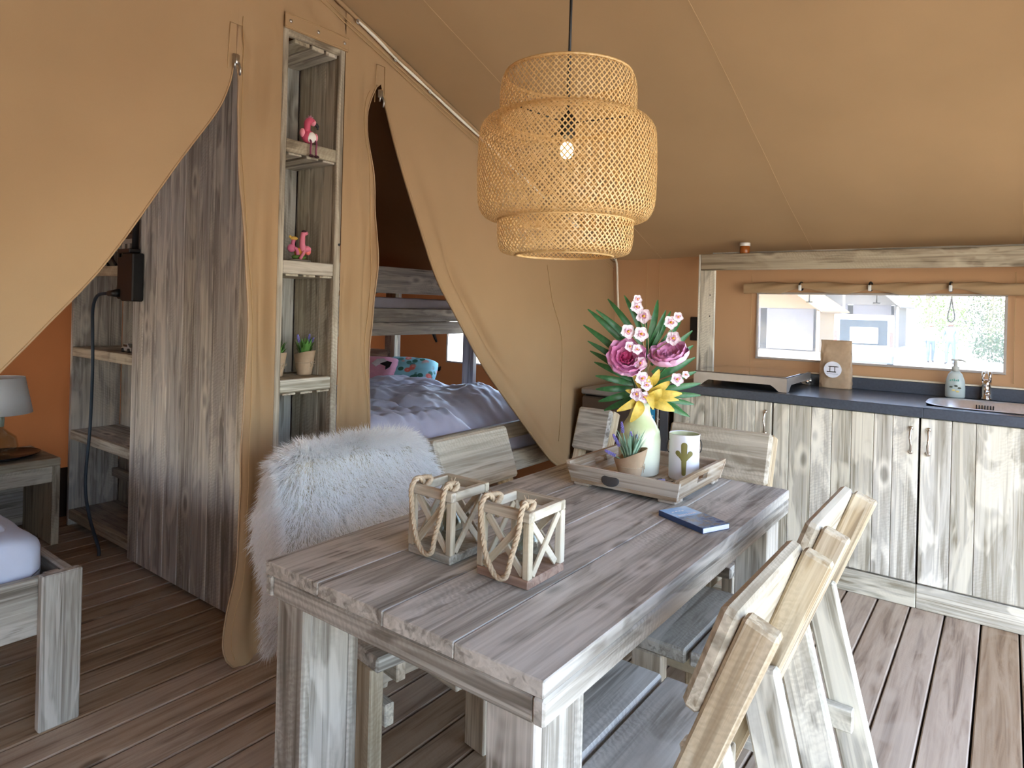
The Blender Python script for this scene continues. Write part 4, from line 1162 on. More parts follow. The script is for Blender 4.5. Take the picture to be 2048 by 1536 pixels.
# ------------------------------------------------------------------ bouquet in the vase
VT = TB + .252
BU = .00172   # bouquet sketch units (1.72 mm), laid out on the plane the bouquet fans out in
def bq(bu_, bv_, d=0.0):
    u = (bu_ - 1268) * BU; z = VT + (800 - bv_) * BU
    o = cr_off(u, d, z)
    return Vector((VX + o[0], VY + o[1], o[2]))
PALM = plain('palm_green', srgb(52, 104, 58), .35, 0, .25, .1, 60)
palm = thing('palm_frond', 'dark green palm frond fanned out behind the flowers in the vase', 'palm frond', (VX, VY, VT - .05))
put('stalk', tube([tuple(Vector((VX, VY, VT - .16))), tuple(bq(1276, 790, -.01)), tuple(bq(1282, 700, -.03)), tuple(bq(1280, 625, -.04))], [.004, .004, .003, .002], 7), PALM, palm)
def leaflet(b, tip, w, droop=.012):
    d = tip - b; n = 8
    view = Vector((RY, -RX, 0)) 
    s = d.cross(view).normalized(); nr = s.cross(d).normalized()
    if nr.dot(view) < 0: nr = -nr
    V, F = [], []
    for i in range(n + 1):
        t = i / n; c = b + d * t + nr * (.018 * math.sin(t * math.pi)) + Vector((0, 0, -droop * t * t))
        ww = w * (math.sin(math.pi * (.08 + .90 * t)) ** .6) * (1 - .25 * t)
        V += [tuple(c - s * ww + nr * .35 * ww), tuple(c), tuple(c + s * ww + nr * .35 * ww)]
    for i in range(n):
        a = i * 3; F += [[a, a + 1, a + 4, a + 3], [a + 1, a + 2, a + 5, a + 4]]
    return V, F
tips = [(1152, 645, 1262, 735, .011), (1159, 612, 1266, 715, .011), (1175, 613, 1268, 700, .010), (1200, 590, 1270, 690, .010), (1160, 677, 1260, 745, .010), (1167, 698, 1258, 755, .010), (1175, 720, 1256, 762, .010), (1177, 747, 1256, 770, .010), (1180, 776, 1256, 780, .010), (1185, 800, 1258, 785, .010), (1199, 820, 1262, 795, .010),
        (1233, 582, 1272, 670, .009), (1252, 585, 1276, 660, .008), (1303, 589, 1282, 690, .010), (1318, 610, 1284, 700, .009), (1331, 612, 1286, 705, .008),
        (1353, 625, 1290, 715, .010), (1372, 650, 1292, 730, .010), (1378, 681, 1292, 745, .011), (1380, 705, 1292, 760, .011), (1387, 735, 1296, 772, .010), (1394, 758, 1298, 782, .010), (1392, 781, 1298, 790, .010), (1383, 802, 1296, 796, .009), (1372, 826, 1294, 800, .010), (1360, 815, 1294, 798, .009)]
for i, (a, b, c, d, w) in enumerate(tips):
    put('leaflet', leaflet(bq(c, d, -.02 - .01 * (i % 3)), bq(a, b, -.035 + .02 * ((i * 7) % 5 - 2) * .4), w * 1.3), PALM, palm)
def petal(w, h, cup, roll_=.0, n=7):
    def fn(u, v):
        a = (2 * u - 1); t = v
        ww = w * math.sin(math.pi * (.10 + .72 * t)) ** .7
        x = a * ww; y = cup * math.sin(t * math.pi * .62) + .35 * cup * -(a * a) + roll_ * t ** 3
        z = h * t * (1 - .10 * a * a) - .06 * h * abs(a) ** 3 * t
        return (x, -y + .002 * math.sin(a * 6) * t, z)
    return grid(n, n, fn)
PEO = [plain('peony_pink', srgb(236, 160, 204), .55, 0, .10, .05, 60), plain('peony_deep', srgb(214, 92, 146), .55, 0, .12, .05, 60), plain('peony_light', srgb(244, 190, 222), .55, 0, .08, .05, 60)]
def peony(c, tilt_dir, tilt, s, label, open_):
    t = thing('peony', label, 'flower', tuple(c), 'pink peonies in the vase')
    ax = Vector(tilt_dir).normalized(); rotq = Matrix.Rotation(tilt, 4, ax)
    base = Matrix.Translation(c) @ rotq
    layers = [(7, .044, .070, .040, .36, 2), (7, .040, .070, .034, .24, 0), (6, .032, .062, .022, .12, 0), (7, .020, .050, .010, .10, 1), (6, .014, .046, .006, .05, 1)]
    for li, (n, w, h, cup, lean, mi) in enumerate(layers):
        if not open_ and li >= 3: mi = 0
        me = mesh('petal', *petal(w * s, h * s, cup * s), True); me.materials.append(PEO[mi])
        for k in range(n):
            a = 2 * math.pi * k / n + li * .4
            M = base @ Matrix.Rotation(a, 4, 'Z') @ Matrix.Translation((0, -.006 * s * (5 - li), -.030 * s)) @ Matrix.Rotation(lean * (1.0 if open_ else .72), 4, 'X')
            o = obj('petal', me, None, t); o.matrix_basis = mw(t).inverted() @ M; o.matrix_parent_inverse = Matrix.Identity(4)
    st_ = smooth_path([tuple(base @ Vector((0, 0, -.028 * s))), tuple((c + Vector((VX, VY, VT))) / 2 + Vector((0, 0, -.01))), (VX, VY, VT - .02)], 5)
    put('stem', tube(st_, .003, 6), PALM, t)
    return t
vdir = Vector((RY, -RX, 0))
tax = Vector((0, 0, 1)).cross(vdir)
peony(bq(1232, 714, .05), tax, R(62), .80, 'open deep pink peony on the left of the bouquet', True)
peony(bq(1316, 708, .05), (Matrix.Rotation(R(-35), 3, 'Z') @ tax), R(30), .84, 'half-closed pink peony on the right of the bouquet', False)
ORC = plain('orchid_white', srgb(244, 226, 234), .5, 0, .05, 0, 40); ORP = plain('orchid_blush', srgb(232, 178, 204), .5, 0, .1, 0, 60); ORY = plain('orchid_throat', srgb(214, 160, 50), .5, 0, .3, 0, 200)
pm = mesh('orchid_blossom', *merge([xf(petal(.0120, .0215, .007, 0, 6), Matrix.Rotation(2 * math.pi * k / 5, 4, 'Z') @ Matrix.Translation((0, -.001, 0)) @ Matrix.Rotation(R(68), 4, 'X')) for k in range(5)]), True)
pm.materials.append(ORC)
lm = mesh('orchid_lip', *merge([xf(petal(.006, .012, .004, 0, 4), Matrix.Rotation(2 * math.pi * k / 3, 4, 'Z') @ Matrix.Rotation(R(40), 4, 'X')) for k in range(3)]), True); lm.materials.append(ORP)
tm = mesh('orchid_throat', *ball((0, 0, .004), .0042, 8, 6), True); tm.materials.append(ORY)
def spray(label, pts, stem_from):
    t = thing('orchid_spray', label, 'flower', tuple(bq(*pts[0][:2], .06)), 'blush orchid sprays in the vase')
    put('stem', tube(smooth_path([(VX, VY, VT - .02), tuple(bq(*stem_from, .03))] + [tuple(bq(p[0], p[1], .05)) for p in pts[::-1]], 4), .0018, 6), plain('orchid_stem', srgb(150, 130, 96), .6), t)
    for i, (x, y, s) in enumerate(pts):
        c = bq(x, y, .07 + .004 * (i % 2))
        q = (vdir + Vector((.3 * math.sin(i * 2.1), .2 * math.cos(i * 1.7), .25))).normalized().to_track_quat('Z', 'Y').to_matrix().to_4x4()
        M = Matrix.Translation(c) @ q @ Matrix.Rotation(i * 1.3, 4, 'Z') @ Matrix.Scale(s, 4)
        b = obj('blossom', pm, None, t); b.matrix_basis = mw(t).inverted() @ M; b.matrix_parent_inverse = Matrix.Identity(4)
        for nm, m_ in (('lip', lm), ('throat', tm)):
            o = obj(nm, m_, None, None); o.parent = b
    return t
spray('tall orchid spray at the top left of the bouquet', [(1249, 597, .7), (1247, 612, 1.0), (1262, 630, 1.15)], (1278, 700))
spray('pair of orchid blooms above the left peony', [(1232, 661, 1.15), (1257, 665, 1.15)], (1272, 720))
spray('orchid spray at the upper right above the right peony', [(1329, 630, .8), (1314, 641, 1.05), (1321, 672, 1.1)], (1285, 710))
spray('drooping orchid cluster low over the vase mouth', [(1262, 752, 1.1), (1270, 764, .9), (1252, 783, 1.0), (1266, 788, .9)], (1268, 780))
spray('single orchid bloom low on the right among yellow leaves', [(1330, 752, 1.0), (1346, 742, .6)], (1300, 780))
spray('small blush blossoms tucked behind the left peony', [(1236, 690, .8), (1250, 695, .8), (1258, 722, 1.0)], (1270, 760))
YEL = plain('yellow_leaf', srgb(214, 184, 78), .5, 0, .18, .1, 70)
yl = thing('yellow_foliage', 'bunch of mustard yellow leaves spilling over the vase mouth', 'foliage', (VX, VY, VT))
put('twig', tube([(VX, VY, VT - .06), tuple(bq(1275, 790, .02)), tuple(bq(1285, 770, .03))], .003, 6), plain('orchid_stem', srgb(150, 130, 96), .6), yl)
for i, (a, b, c, d, w, dd) in enumerate([(1215, 806, 1262, 795, .013, .05), (1241, 826, 1264, 800, .017, .06), (1328, 802, 1278, 795, .018, .05), (1342, 768, 1282, 788, .014, .05), (1318, 745, 1284, 785, .014, .045), (1296, 722, 1280, 770, .013, .05), (1276, 735, 1276, 785, .012, .055), (1300, 760, 1278, 795, .018, .06), (1243, 733, 1266, 775, .010, .05), (1232, 765, 1262, 785, .011, .04), (1285, 800, 1274, 778, .014, .065), (1338, 782, 1285, 792, .010, .04)]):
    put('leaf', leaflet(bq(c, d, dd - .02), bq(a, b, dd + .01), w * 1.25, .02), YEL, yl)

# ------------------------------------------------------------------ kitchen along the back wall
KY = 3.607
CTOP = .940
def cabinet(x0, x1, label, widths, hx, hflip):
    t = thing('kitchen_cabinet', label, 'cabinet', ((x0 + x1) / 2, KY + .3, 0), 'plank-fronted kitchen cabinets')
    box('side', x0 + .004, x0 + .020, KY + .022, YB - .05, .10, .888, wood('dark', 'z'), t)
    box('side', x1 - .020, x1 - .004, KY + .022, YB - .05, .10, .888, wood('dark', 'z'), t)
    box('bottom', x0 + .02, x1 - .02, KY + .022, YB - .06, .10, .118, wood('dark', 'x'), t)
    box('back', x0 + .02, x1 - .02, YB - .062, YB - .05, .118, .888, wood('dark', 'z'), t)
    d = box('door', x0 + .004, x1 - .004, KY + .012, KY + .021, .126, .886, wood('dark', 'z'), t, .002)
    a = x0 + .004; tot = sum(widths); W = x1 - x0 - .008
    for w in widths:
        b = a + w / tot * W
        box('door_plank', a + .0008, b - .0008, KY - .004, KY + .012, .122, .888, wood('pale', 'z'), d, .0025); a = b
    hp = smooth_path([(hx, KY - .004, .838), (hx, KY - .020, .834), (hx - .002 * hflip, KY - .030, .80), (hx, KY - .032, .782), (hx + .002 * hflip, KY - .030, .76), (hx, KY - .020, .73), (hx, KY - .004, .726)], 5)
    hd = put('handle', merge([tube(hp, .0055, 8), ball((hx, KY - .008, .838), .0105, 12, 8, (1, .7, 1)), ball((hx, KY - .008, .726), .0105, 12, 8, (1, .7, 1))]), plain('chrome', srgb(214, 206, 196), .12, 1.0, .02), d)
    box('plinth', x0 + .001, x1 - .001, KY + .002, KY + .020, 0.001, .112, wood('pale', 'x'), t, .003)
    return t
cabinet(-1.529, -.977, 'plank-fronted kitchen cabinet under the hob, left of the three', (9, 8, 7, 10, 9, 8), -1.012, 1)
cabinet(-.977, -.316, 'plank-fronted kitchen cabinet under the paper bag, middle of the three', (9, 12, 11, 10, 11, 9, 12), -.350, 1)
cabinet(-.316, .345, 'plank-fronted kitchen cabinet under the sink, right of the three', (12, 9, 21, 11, 12), -.280, -1)
SLATE = plain('slate_laminate', srgb(70, 76, 86), .26, 0, .10, .03, 90)
# worktop with a real sink cut-out
SX0, SX1, SY0, SY1 = -.300, .30, 3.68, 4.10
def worktop():
    x0, x1, y0, y1 = -1.56, .36, KY - .020, YB - .028
    return merge([bx(x0, SX0, y0, y1, .892, CTOP, .004), bx(SX1, x1, y0, y1, .892, CTOP, .004), bx(SX0 - .004, SX1 + .004, y0, SY0, .892, CTOP, .004), bx(SX0 - .004, SX1 + .004, SY1, y1, .892, CTOP, .004)])
wt = thing('worktop', 'dark slate-grey kitchen worktop with low upstand', 'worktop', (-.6, 3.9, .89))
put('slab', worktop(), SLATE, wt, False)
box('upstand', -1.43, .36, YB - .050, YB - .030, CTOP, 1.004, SLATE, wt, .002)
box('upstand_cap', -1.43, .36, YB - .052, YB - .028, 1.005, 1.014, plain('cream_strip', srgb(226, 212, 190), .6), wt, .002)
BRUSH = plain('brushed_steel', srgb(226, 226, 228), .36, .85, .05, 0, 60)
def rrect(x0, x1, y0, y1, r, n=8):
    out = []
    for cx, cy, a0 in ((x1 - r, y1 - r, 0), (x0 + r, y1 - r, 90), (x0 + r, y0 + r, 180), (x1 - r, y0 + r, 270)):
        for i in range(n + 1):
            a = R(a0 + 90 * i / n); out.append((cx + r * math.cos(a), cy + r * math.sin(a)))
    return out
def sink_mesh():
    loops = [(0.014, .9435, .15), (.012, .9450, .15), (-.012, .9440, .13), (-.022, .938, .125), (-.040, .86, .11), (-.06, .80, .09), (-.14, .795, .05)]
    V, F = [], []
    for o, z, r in loops:
        V += [(x, y, z) for x, y in rrect(SX0 - o, SX1 + o, SY0 - o, SY1 + o, max(r + o, .02))]
    n = len(V) // len(loops)
    for k in range(len(loops) - 1):
        for i in range(n): F.append([k * n + i, k * n + (i + 1) % n, (k + 1) * n + (i + 1) % n, (k + 1) * n + i])
    F.append([(len(loops) - 1) * n + i for i in range(n)])
    return V, F
sink = thing('kitchen_sink', 'oval stainless steel sink let into the dark worktop', 'sink', (0, 3.89, .80))
put('basin', sink_mesh(), BRUSH, sink)
sl_ = []
for i in range(7):
    x = -.118 + i * .0115
    sl_.append(bx(x, x + .005, 4.058, 4.064, .905, .925, .0005))
put('overflow_slots', merge(sl_), BLACK, sink, False)
tap = thing('mixer_tap', 'short chrome mixer tap behind the sink', 'tap', (-.08, 4.165, CTOP))
CHR = plain('chrome', srgb(214, 206, 196), .12, 1.0, .02)
put('body', lathe([(0, 0), (.026, 0), (.026, .008), (.020, .014), (.020, .075), (.022, .085), (.016, .10), (0, .104)], 24), CHR, tap, True, (-.08, 4.165, CTOP + .004))
put('lever', merge([tube([(-.091, 4.165, 1.03), (-.094, 4.155, 1.055), (-.091, 4.15, 1.085)], .007, 8), tube([(-.066, 4.165, 1.03), (-.064, 4.155, 1.055), (-.066, 4.15, 1.088)], .008, 8)]), CHR, tap)
put('spout', tube(smooth_path([(-.08, 4.15, .985), (-.075, 4.08, .995), (-.07, 4.02, .985)], 5), .011, 10), CHR, tap)
# soap dispenser
soap = thing('soap_dispenser', 'clear plastic soap pump bottle with green print beside the tap', 'soap', (-.21, 4.125, CTOP))
SOAPB = plain('soap_bottle', srgb(214, 226, 222), .18, 0, .03, 0, 20, .35, 1.35)
vf = lathe([(0, 0), (.040, 0), (.044, .006), (.0445, .05), (.041, .09), (.030, .122), (.017, .136), (.0, .136)], 28)
put('bottle', ([(v[0], v[1] * .62, v[2]) for v in vf[0]], vf[1]), SOAPB, soap, True, (-.21, 4.125, CTOP + .006))
put('pump', merge([lathe([(0, .136), (.017, .136), (.017, .158), (.009, .162), (.007, .19), (0, .19)], 18), bx(-.020, .012, -.008, .008, .190, .198, .002), tube([(.008, 0, .195), (.030, 0, .194), (.044, 0, .186)], [.005, .004, .003], 8)]), plain('pump_grey', srgb(186, 186, 178), .4), soap, True, (-.21, 4.125, CTOP + .006))
gp = []
yy_ = 4.125 - .0285
for i in range(5): gp.append(bx(-.232 + i * .0085, -.2275 + i * .0085, yy_ - .0004, yy_, CTOP + .092 + .002 * (i % 2), CTOP + .099 + .003 * (i % 3), .0001))
put('green_lettering', merge(gp), plain('print_green', srgb(70, 150, 134), .5), soap, False)
lf = []
for i, (a, b) in enumerate(((-.226, .062), (-.205, .068), (-.19, .058), (-.215, .045), (-.198, .04))):
    lf.append(ball((a, yy_ - .0005, CTOP + b), .008, 10, 6, (1, .05, .6)))
put('printed_leaves', merge(lf[:3]), plain('print_dark_leaf', srgb(60, 66, 52), .6), soap)
put('printed_flower', merge(lf[3:]), plain('print_yellow', srgb(226, 206, 130), .6), soap)
# paper bag with round sticker
bag = thing('paper_bag', 'brown kraft paper bag with a round white sticker on the worktop', 'bag', (-.78, 4.15, CTOP))
def bag_pt(u, v):
    a = u * 2 * math.pi; c, s = math.cos(a), math.sin(a); e = .45
    sx = math.copysign(abs(c) ** e, c); sy = math.copysign(abs(s) ** e, s)
    wx = .082 * (1 + .02 * math.sin(v * 5)); wy = lerp(.038, .006, v ** 1.3)
    cru = .005 * fbm(u * 9, v * 6, 3) + .004 * abs(fbm(u * 14, v * 12, 7))
    return (-.779 + wx * sx + cru * .6, 4.135 + wy * sy + cru * (1 if s < 0 else .3), CTOP + .001 + .272 * v)
vb = grid(64, 36, bag_pt)
put('paper', (vb[0], vb[1] + [[i for i in range(64)][::-1], [36 * 65 + i for i in range(64)]]), KRAFT, bag)
SM = Matrix.Translation((-.785, 4.083, CTOP + .108)) @ Matrix.Rotation(R(86), 4, 'X')
put('sticker', xf(lathe([(0, .0022), (.046, .0022), (.046, .0), (0, 0)], 36), SM), plain('sticker_white', srgb(232, 234, 244), .5), bag, False)
logo = [bx(-.022, .024, .014, .019, .0024, .003, .0002), bx(-.030, .018, -.016, -.010, .0024, .003, .0002), bx(-.016, -.012, -.010, .015, .0024, .003, .0002), bx(.009, .013, -.010, .015, .0024, .003, .0002),
        bx(.020, .030, .015, .018, .0024, .003, .0002)]
put('sticker_emblem', xf(merge(logo), SM), INK, bag, False)
put('sticker_lettering', xf(merge([bx(-.030 + i * .006, -.0262 + i * .006, -.026, -.0228, .0024, .0029, .0001) for i in range(10)]), SM), plain('sticker_grey', srgb(150, 158, 176), .6), bag, False)
# hob with glass lid
hob = thing('gas_hob', 'low stainless steel hob with a glass lid standing on the worktop', 'hob', (-1.18, 3.93, CTOP))
HX0, HX1, HY0, HY1 = -1.430, -.922, 3.655, 4.185
def skirt(L, h, n=24):
    # profile of a side plate with arched underside, along x from 0..L, z 0..h
    pts = []
    for i in range(n + 1):
        x = L * i / n; e = min(x, L - x)
        z = 0 if e < .035 else .034 * ss(.035, .085, e)
        pts.append((x, z))
    return pts + [(L, h), (0, h)]
def plate(L, h, t): 
    return prism(skirt(L, h), t, 'y')
HS = plain('hob_steel', srgb(196, 192, 188), .36, .8, .04)
put('front_plate', xf(plate(HX1 - HX0, .074, .004), Matrix.Translation((HX0, HY0, CTOP + .001))), HS, hob, False)
put('rear_plate', xf(plate(HX1 - HX0, .074, .004), Matrix.Translation((HX0, HY1 - .004, CTOP + .001))), HS, hob, False)
put('side_plate', xf(plate(HY1 - HY0 - .01, .074, .004), Matrix.Translation((HX1, HY0 + .005, CTOP + .001)) @ Matrix.Rotation(R(90), 4, 'Z')), HS, hob, False)
put('side_plate', xf(plate(HY1 - HY0 - .01, .074, .004), Matrix.Translation((HX0 + .004, HY0 + .005, CTOP + .001)) @ Matrix.Rotation(R(90), 4, 'Z')), HS, hob, False)
box('burner_pan', HX0 + .01, HX1 - .01, HY0 + .01, HY1 - .01, CTOP + .040, CTOP + .052, BLACK, hob)
for gx in (-1.30, -1.05):
    put('burner', lathe([(0, 0), (.05, 0), (.05, .010), (.03, .014), (0, .014)], 24), BLACK, hob, True, (gx, 3.92, CTOP + .052))
put('glass_lid', bx(HX0 + .004, HX1 - .004, HY0 + .004, HY1 - .004, CTOP + .076, CTOP + .081, .001), plain('lid_glass', srgb(120, 108, 98), .04, 0, .02, 0, 20, .1, 1.6, 1.0), hob, False)
put('hinge', tube([(HX1 + .004, HY1 - .05, CTOP + .030), (HX1 + .016, HY1 - .05, CTOP + .030)], .012, 10), CHR, hob)
put('knob', tube([(HX1 + .004, HY1 - .13, CTOP + .030), (HX1 + .018, HY1 - .13, CTOP + .030)], .010, 10), CHR, hob)

# plank frame standing on the worktop
fr = thing('counter_shelf', 'pale plank shelf on posts standing on the worktop around the window', 'shelf', (-.6, 4.0, CTOP))
FY = 3.985
box('post', -1.532, -1.440, FY, FY + .022, CTOP + .001, 1.612, wood('pale', 'z'), fr, .003)
box('post', -1.545, -1.533, FY - .001, FY + .11, CTOP + .001, 1.712, wood('pale', 'z'), fr, .002)
box('post', .268, .358, FY, FY + .022, CTOP + .001, 1.612, wood('pale', 'z'), fr, .003)
box('beam', -1.532, .358, FY - .001, FY + .023, 1.613, 1.712, wood('niche', 'x'), fr, .003)
box('top_shelf', -1.50, .358, FY + .024, FY + .125, 1.690, 1.712, wood('niche', 'x'), fr, .003)
box('top_batten', -1.47, .35, FY + .03, FY + .10, 1.712, 1.724, wood('grey', 'x'), fr, .002)
for z in (1.46, 1.33):
    put('screw', ball((-1.468, FY - .001, z), .004, 8, 6, (1, .4, 1)), BLACK, fr)
jar = thing('spice_jar', 'small amber jar with a white lid on top of the plank shelf', 'jar', (-1.272, 3.998, 1.713))
put('glass', lathe([(0, 0), (.027, 0), (.029, .004), (.029, .040), (.026, .046), (0, .046)], 24), plain('amber_jar', srgb(150, 84, 34), .2), jar, True, (-1.272, 4.012, 1.7125 - .0))
put('lid', lathe([(.030, .044), (.031, .046), (.031, .062), (.028, .065), (0, .065)], 24), WPL, jar, True, (-1.272, 4.012, 1.7125))
sk = put('wall_socket', bx(-1.675, -1.615, YB - .05, YB - .012, 1.165, 1.32, .005), BLACK, None, False)
tag(sk, 'black double wall socket on the canvas left of the plank shelf posts', 'socket')

# fridge
fg = thing('fridge', 'small dark fridge with a silver top and blue label beside the kitchen cabinets', 'fridge', (-1.85, 3.9, 0))
FX0, FX1, FY0 = -2.155, -1.562, 3.625
DK = plain('fridge_dark', srgb(44, 44, 48), .35); SV = plain('fridge_silver', srgb(150, 150, 152), .35, .6)
put('cabinet', bx(FX0, FX1, FY0 + .05, YB - .05, .03, .815, .006), DK, fg, False)
put('top', bx(FX0 - .003, FX1 + .003, FY0, YB - .05, .816, .855, .008), SV, fg, False)
dr = put('door', bx(FX0 + .003, FX1 - .003, FY0, FY0 + .046, .05, .805, .010), plain('fridge_door', srgb(86, 74, 66), .22, .3), fg, False)
put('door_trim', bx(-1.640, -1.626, FY0 - .006, FY0, .06, .80, .002), plain('trim_steel', srgb(206, 202, 198), .25, 1), dr, False)
put('door_edge', bx(-1.615, -1.566, FY0 - .004, FY0, .05, .805, .002), plain('edge_grey', srgb(96, 100, 108), .3, .5), dr, False)
put('label_sticker', bx(-1.735, -1.648, FY0 - .002, FY0, .60, .775, .001), plain('label_blue', srgb(34, 146, 196), .4), dr, False)
put('label_print', merge([bx(-1.727 + i * .012, -1.7185 + i * .012, FY0 - .003, FY0 - .002, .731, .737, .0002) for i in range(6)]), plain('print_pale', srgb(228, 234, 240), .5), dr, False)
for z in (.28, .48, .72): put('screw', ball((-1.620, FY0 - .004, z), .004, 8, 6), STEEL, dr)
for x in (FX0 + .05, FX1 - .08):
    put('foot', bx(x, x + .03, FY0 + .08, FY0 + .11, 0.001, .03, .002), BLACK, fg, False)

# ------------------------------------------------------------------ woven bamboo pendant lamp
PXL, PYL = -.997, 1.565
pend = thing('pendant_lamp', 'large tiered woven bamboo pendant lamp hanging over the table', 'lamp', (PXL, PYL, 1.505))
def bamboo():
    t = NT('bamboo_strip')
    v = t.coords(rnd=0)
    nz = t.noise(v, 90, 3); n2 = t.noise(v, 9, 3)
    c = t.mix(t.math('MULTIPLY', n2, .6), t.ramp(nz, [(.3, srgb(208, 166, 106)), (.7, srgb(240, 210, 156))]), srgb(222, 180, 118))
    df = t.new('ShaderNodeBsdfDiffuse'); tr = t.new('ShaderNodeBsdfTranslucent'); mx = t.new('ShaderNodeMixShader'); mx.inputs[0].default_value = .12
    gl = t.new('ShaderNodeBsdfGlossy'); gl.inputs['Roughness'].default_value = .35; m2 = t.new('ShaderNodeMixShader'); m2.inputs[0].default_value = .05
    t.link(c, df.inputs[0]); t.link(c, tr.inputs[0]); t.link(df.outputs[0], mx.inputs[1]); t.link(tr.outputs[0], mx.inputs[2])
    t.link(mx.outputs[0], m2.inputs[1]); t.link(gl.outputs[0], m2.inputs[2]); t.link(m2.outputs[0], t.out.inputs['Surface'])
    return t.m
BAM = bamboo()
def tier(prof, n, w, turn):
    # prof: list of (r, z); two families of strips crossing at an angle, woven over and under
    P = smooth_path([(r, z, 0) for r, z in prof], 6)
    L = [0]
    for i in range(1, len(P)): L.append(L[-1] + (P[i] - P[i - 1]).length)
    tot = L[-1]; V, F = [], []
    steps = 26
    for fam in (-1, 1):
        for s in range(n):
            a0 = 2 * math.pi * s / n
            base = len(V)
            for k in range(steps + 1):
                l = tot * k / steps; i = int(np.searchsorted(L, l)); i = max(1, min(i, len(P) - 1))
                f = (l - L[i - 1]) / max(1e-9, L[i] - L[i - 1])
                r = P[i - 1].x + (P[i].x - P[i - 1].x) * f; z = P[i - 1].y + (P[i].y - P[i - 1].y) * f
                a = a0 + fam * turn * l / tot
                wv = .0009 * math.sin(a * n / 2 * 1.0 + (0 if fam > 0 else math.pi)) + fam * .0004
                r2 = r + wv
                da = w / max(r, .05) / 2
                V.append((r2 * math.cos(a - da), r2 * math.sin(a - da), z)); V.append((r2 * math.cos(a + da), r2 * math.sin(a + da), z))
            for k in range(steps):
                b = base + 2 * k; F.append([b, b + 1, b + 3, b + 2])
    return V, F
top_prof = [(.176, 2.006), (.186, 1.992), (.1905, 1.96), (.191, 1.92), (.191, 1.868)]
mid_prof = [(.188, 1.884), (.222, 1.878), (.243, 1.852), (.2475, 1.81), (.249, 1.74), (.2475, 1.67), (.243, 1.635), (.224, 1.606), (.188, 1.600)]
bot_prof = [(.189, 1.622), (.190, 1.58), (.1885, 1.545), (.180, 1.515), (.155, 1.505), (.135, 1.506)]
for nm, pr_, n, tn in (('woven_tier', top_prof, 80, 0.66), ('woven_tier', mid_prof, 104, 1.25), ('woven_tier', bot_prof, 80, .78)):
    o = put(nm, tier(pr_, n, .0047, tn), BAM, pend, False, (PXL, PYL, 0)); o['kind'] = 'stuff'
for r, z in ((.176, 2.006), (.188, 1.884), (.188, 1.601), (.135, 1.506)):
    put('rim_ring', tube([(PXL + r * math.cos(a), PYL + r * math.sin(a), z) for a in np.linspace(0, 2 * math.pi, 65)[:-1]], .0042, 6, True), BAM, pend)
put('cord', tube([(PXL, PYL, 1.90), (PXL + .004, PYL, roof_z(PYL) - .01)], .0042, 8), BLACK, pend)
put('lamp_holder', lathe([(0, 1.905), (.012, 1.905), (.021, 1.89), (.022, 1.845), (.018, 1.835), (0, 1.835)], 20), BLACK, pend, True, (PXL, PYL, 0))
put('spider_ring', merge([tube([(PXL, PYL, 1.876), (PXL + .187 * math.cos(a), PYL + .187 * math.sin(a), 1.884)], .002, 5) for a in (0.3, 2.4, 4.5)]), BLACK, pend)
bulb_m = plain('warm_bulb', srgb(255, 226, 170), .3, emit=(1.0, .72, .38, 1), estr=14.0)
bulb = put('bulb', ball((0, 0, 0), .019, 20, 14, (1, 1, 1.25)), bulb_m, pend, True, (PXL, PYL, 1.80))

# ------------------------------------------------------------------ little things on the niche shelves
PINK = plain('figure_pink', srgb(206, 84, 112), .6, 0, .12); PINK2 = plain('figure_light_pink', srgb(236, 150, 164), .7, 0, .1); FLUFF = plain('figure_fluff', srgb(226, 150, 186), .9); CREAM = plain('figure_cream', srgb(236, 234, 226), .7); MAROON = plain('figure_maroon', srgb(58, 18, 30), .5)
f1 = thing('bird_figurine', 'pink bird figurine with dangling legs sitting on the top niche shelf edge', 'figurine', (-2.275, 1.632, 1.995))
c = Vector((-2.275, 1.632, 1.996))
put('body', ball((0, 0, .026), .030, 18, 12, (.85, 1.05, .86)), PINK, f1, True, tuple(c))
put('belly', ball((.012, .002, .024), .023, 16, 10, (.72, 1, .95)), CREAM, f1, True, tuple(c))
put('neck', tube(smooth_path([(0, -.008, .045), (.004, -.012, .065), (.004, -.010, .082), (.004, .004, .092), (.006, .014, .088)], 4), [.013] * 8 + [.014] * 5 + [.013] * 4, 10), PINK, f1, True, tuple(c))
put('face', ball((.006, .014, .086), .013, 12, 8), PINK2, f1, True, tuple(c))
put('bill', tube(smooth_path([(.008, .020, .084), (.010, .032, .076), (.010, .034, .062)], 4), [.008] * 3 + [.007] * 3 + [.004] * 3, 8), BLACK, f1, True, tuple(c))
for s in (-1, 1):
    put('wing', ball((.0, s * .031, .038 - .008 * (s > 0)), .015, 12, 8, (.8, .7, 1.2)), PINK2, f1, True, tuple(c))
    put('leg', tube(smooth_path([(.020, s * .012 + .004, .012), (.026, s * .013 + .006, .0), (.022, s * .013 + .007, -.025), (.022, s * .013 + .008, -.048)], 4), .0036, 6), plain('figure_leg', srgb(140, 66, 96), .6), f1, True, tuple(c))
    put('foot', ball((.024, s * .013 + .010, -.052), .009, 10, 6, (1, 1.35, .6)), MAROON, f1, True, tuple(c))
tuft = merge([tube([(0, 0, 0), tuple(Vector((random.uniform(-1, 1), random.uniform(-1, 1), random.uniform(.2, 1))).normalized() * random.uniform(.012, .024))], [.002, .0006], 4) for _ in range(46)])
put('feather_tuft', tuft, FLUFF, f1, True, (c.x + .002, c.y + .0, c.z + .094))
f2 = thing('bird_figurine', 'small painted figurine of two pink birds on a stone base in the niche', 'figurine', (-2.34, 1.645, 1.518))
b0 = Vector((-2.335, 1.640, 1.5185))
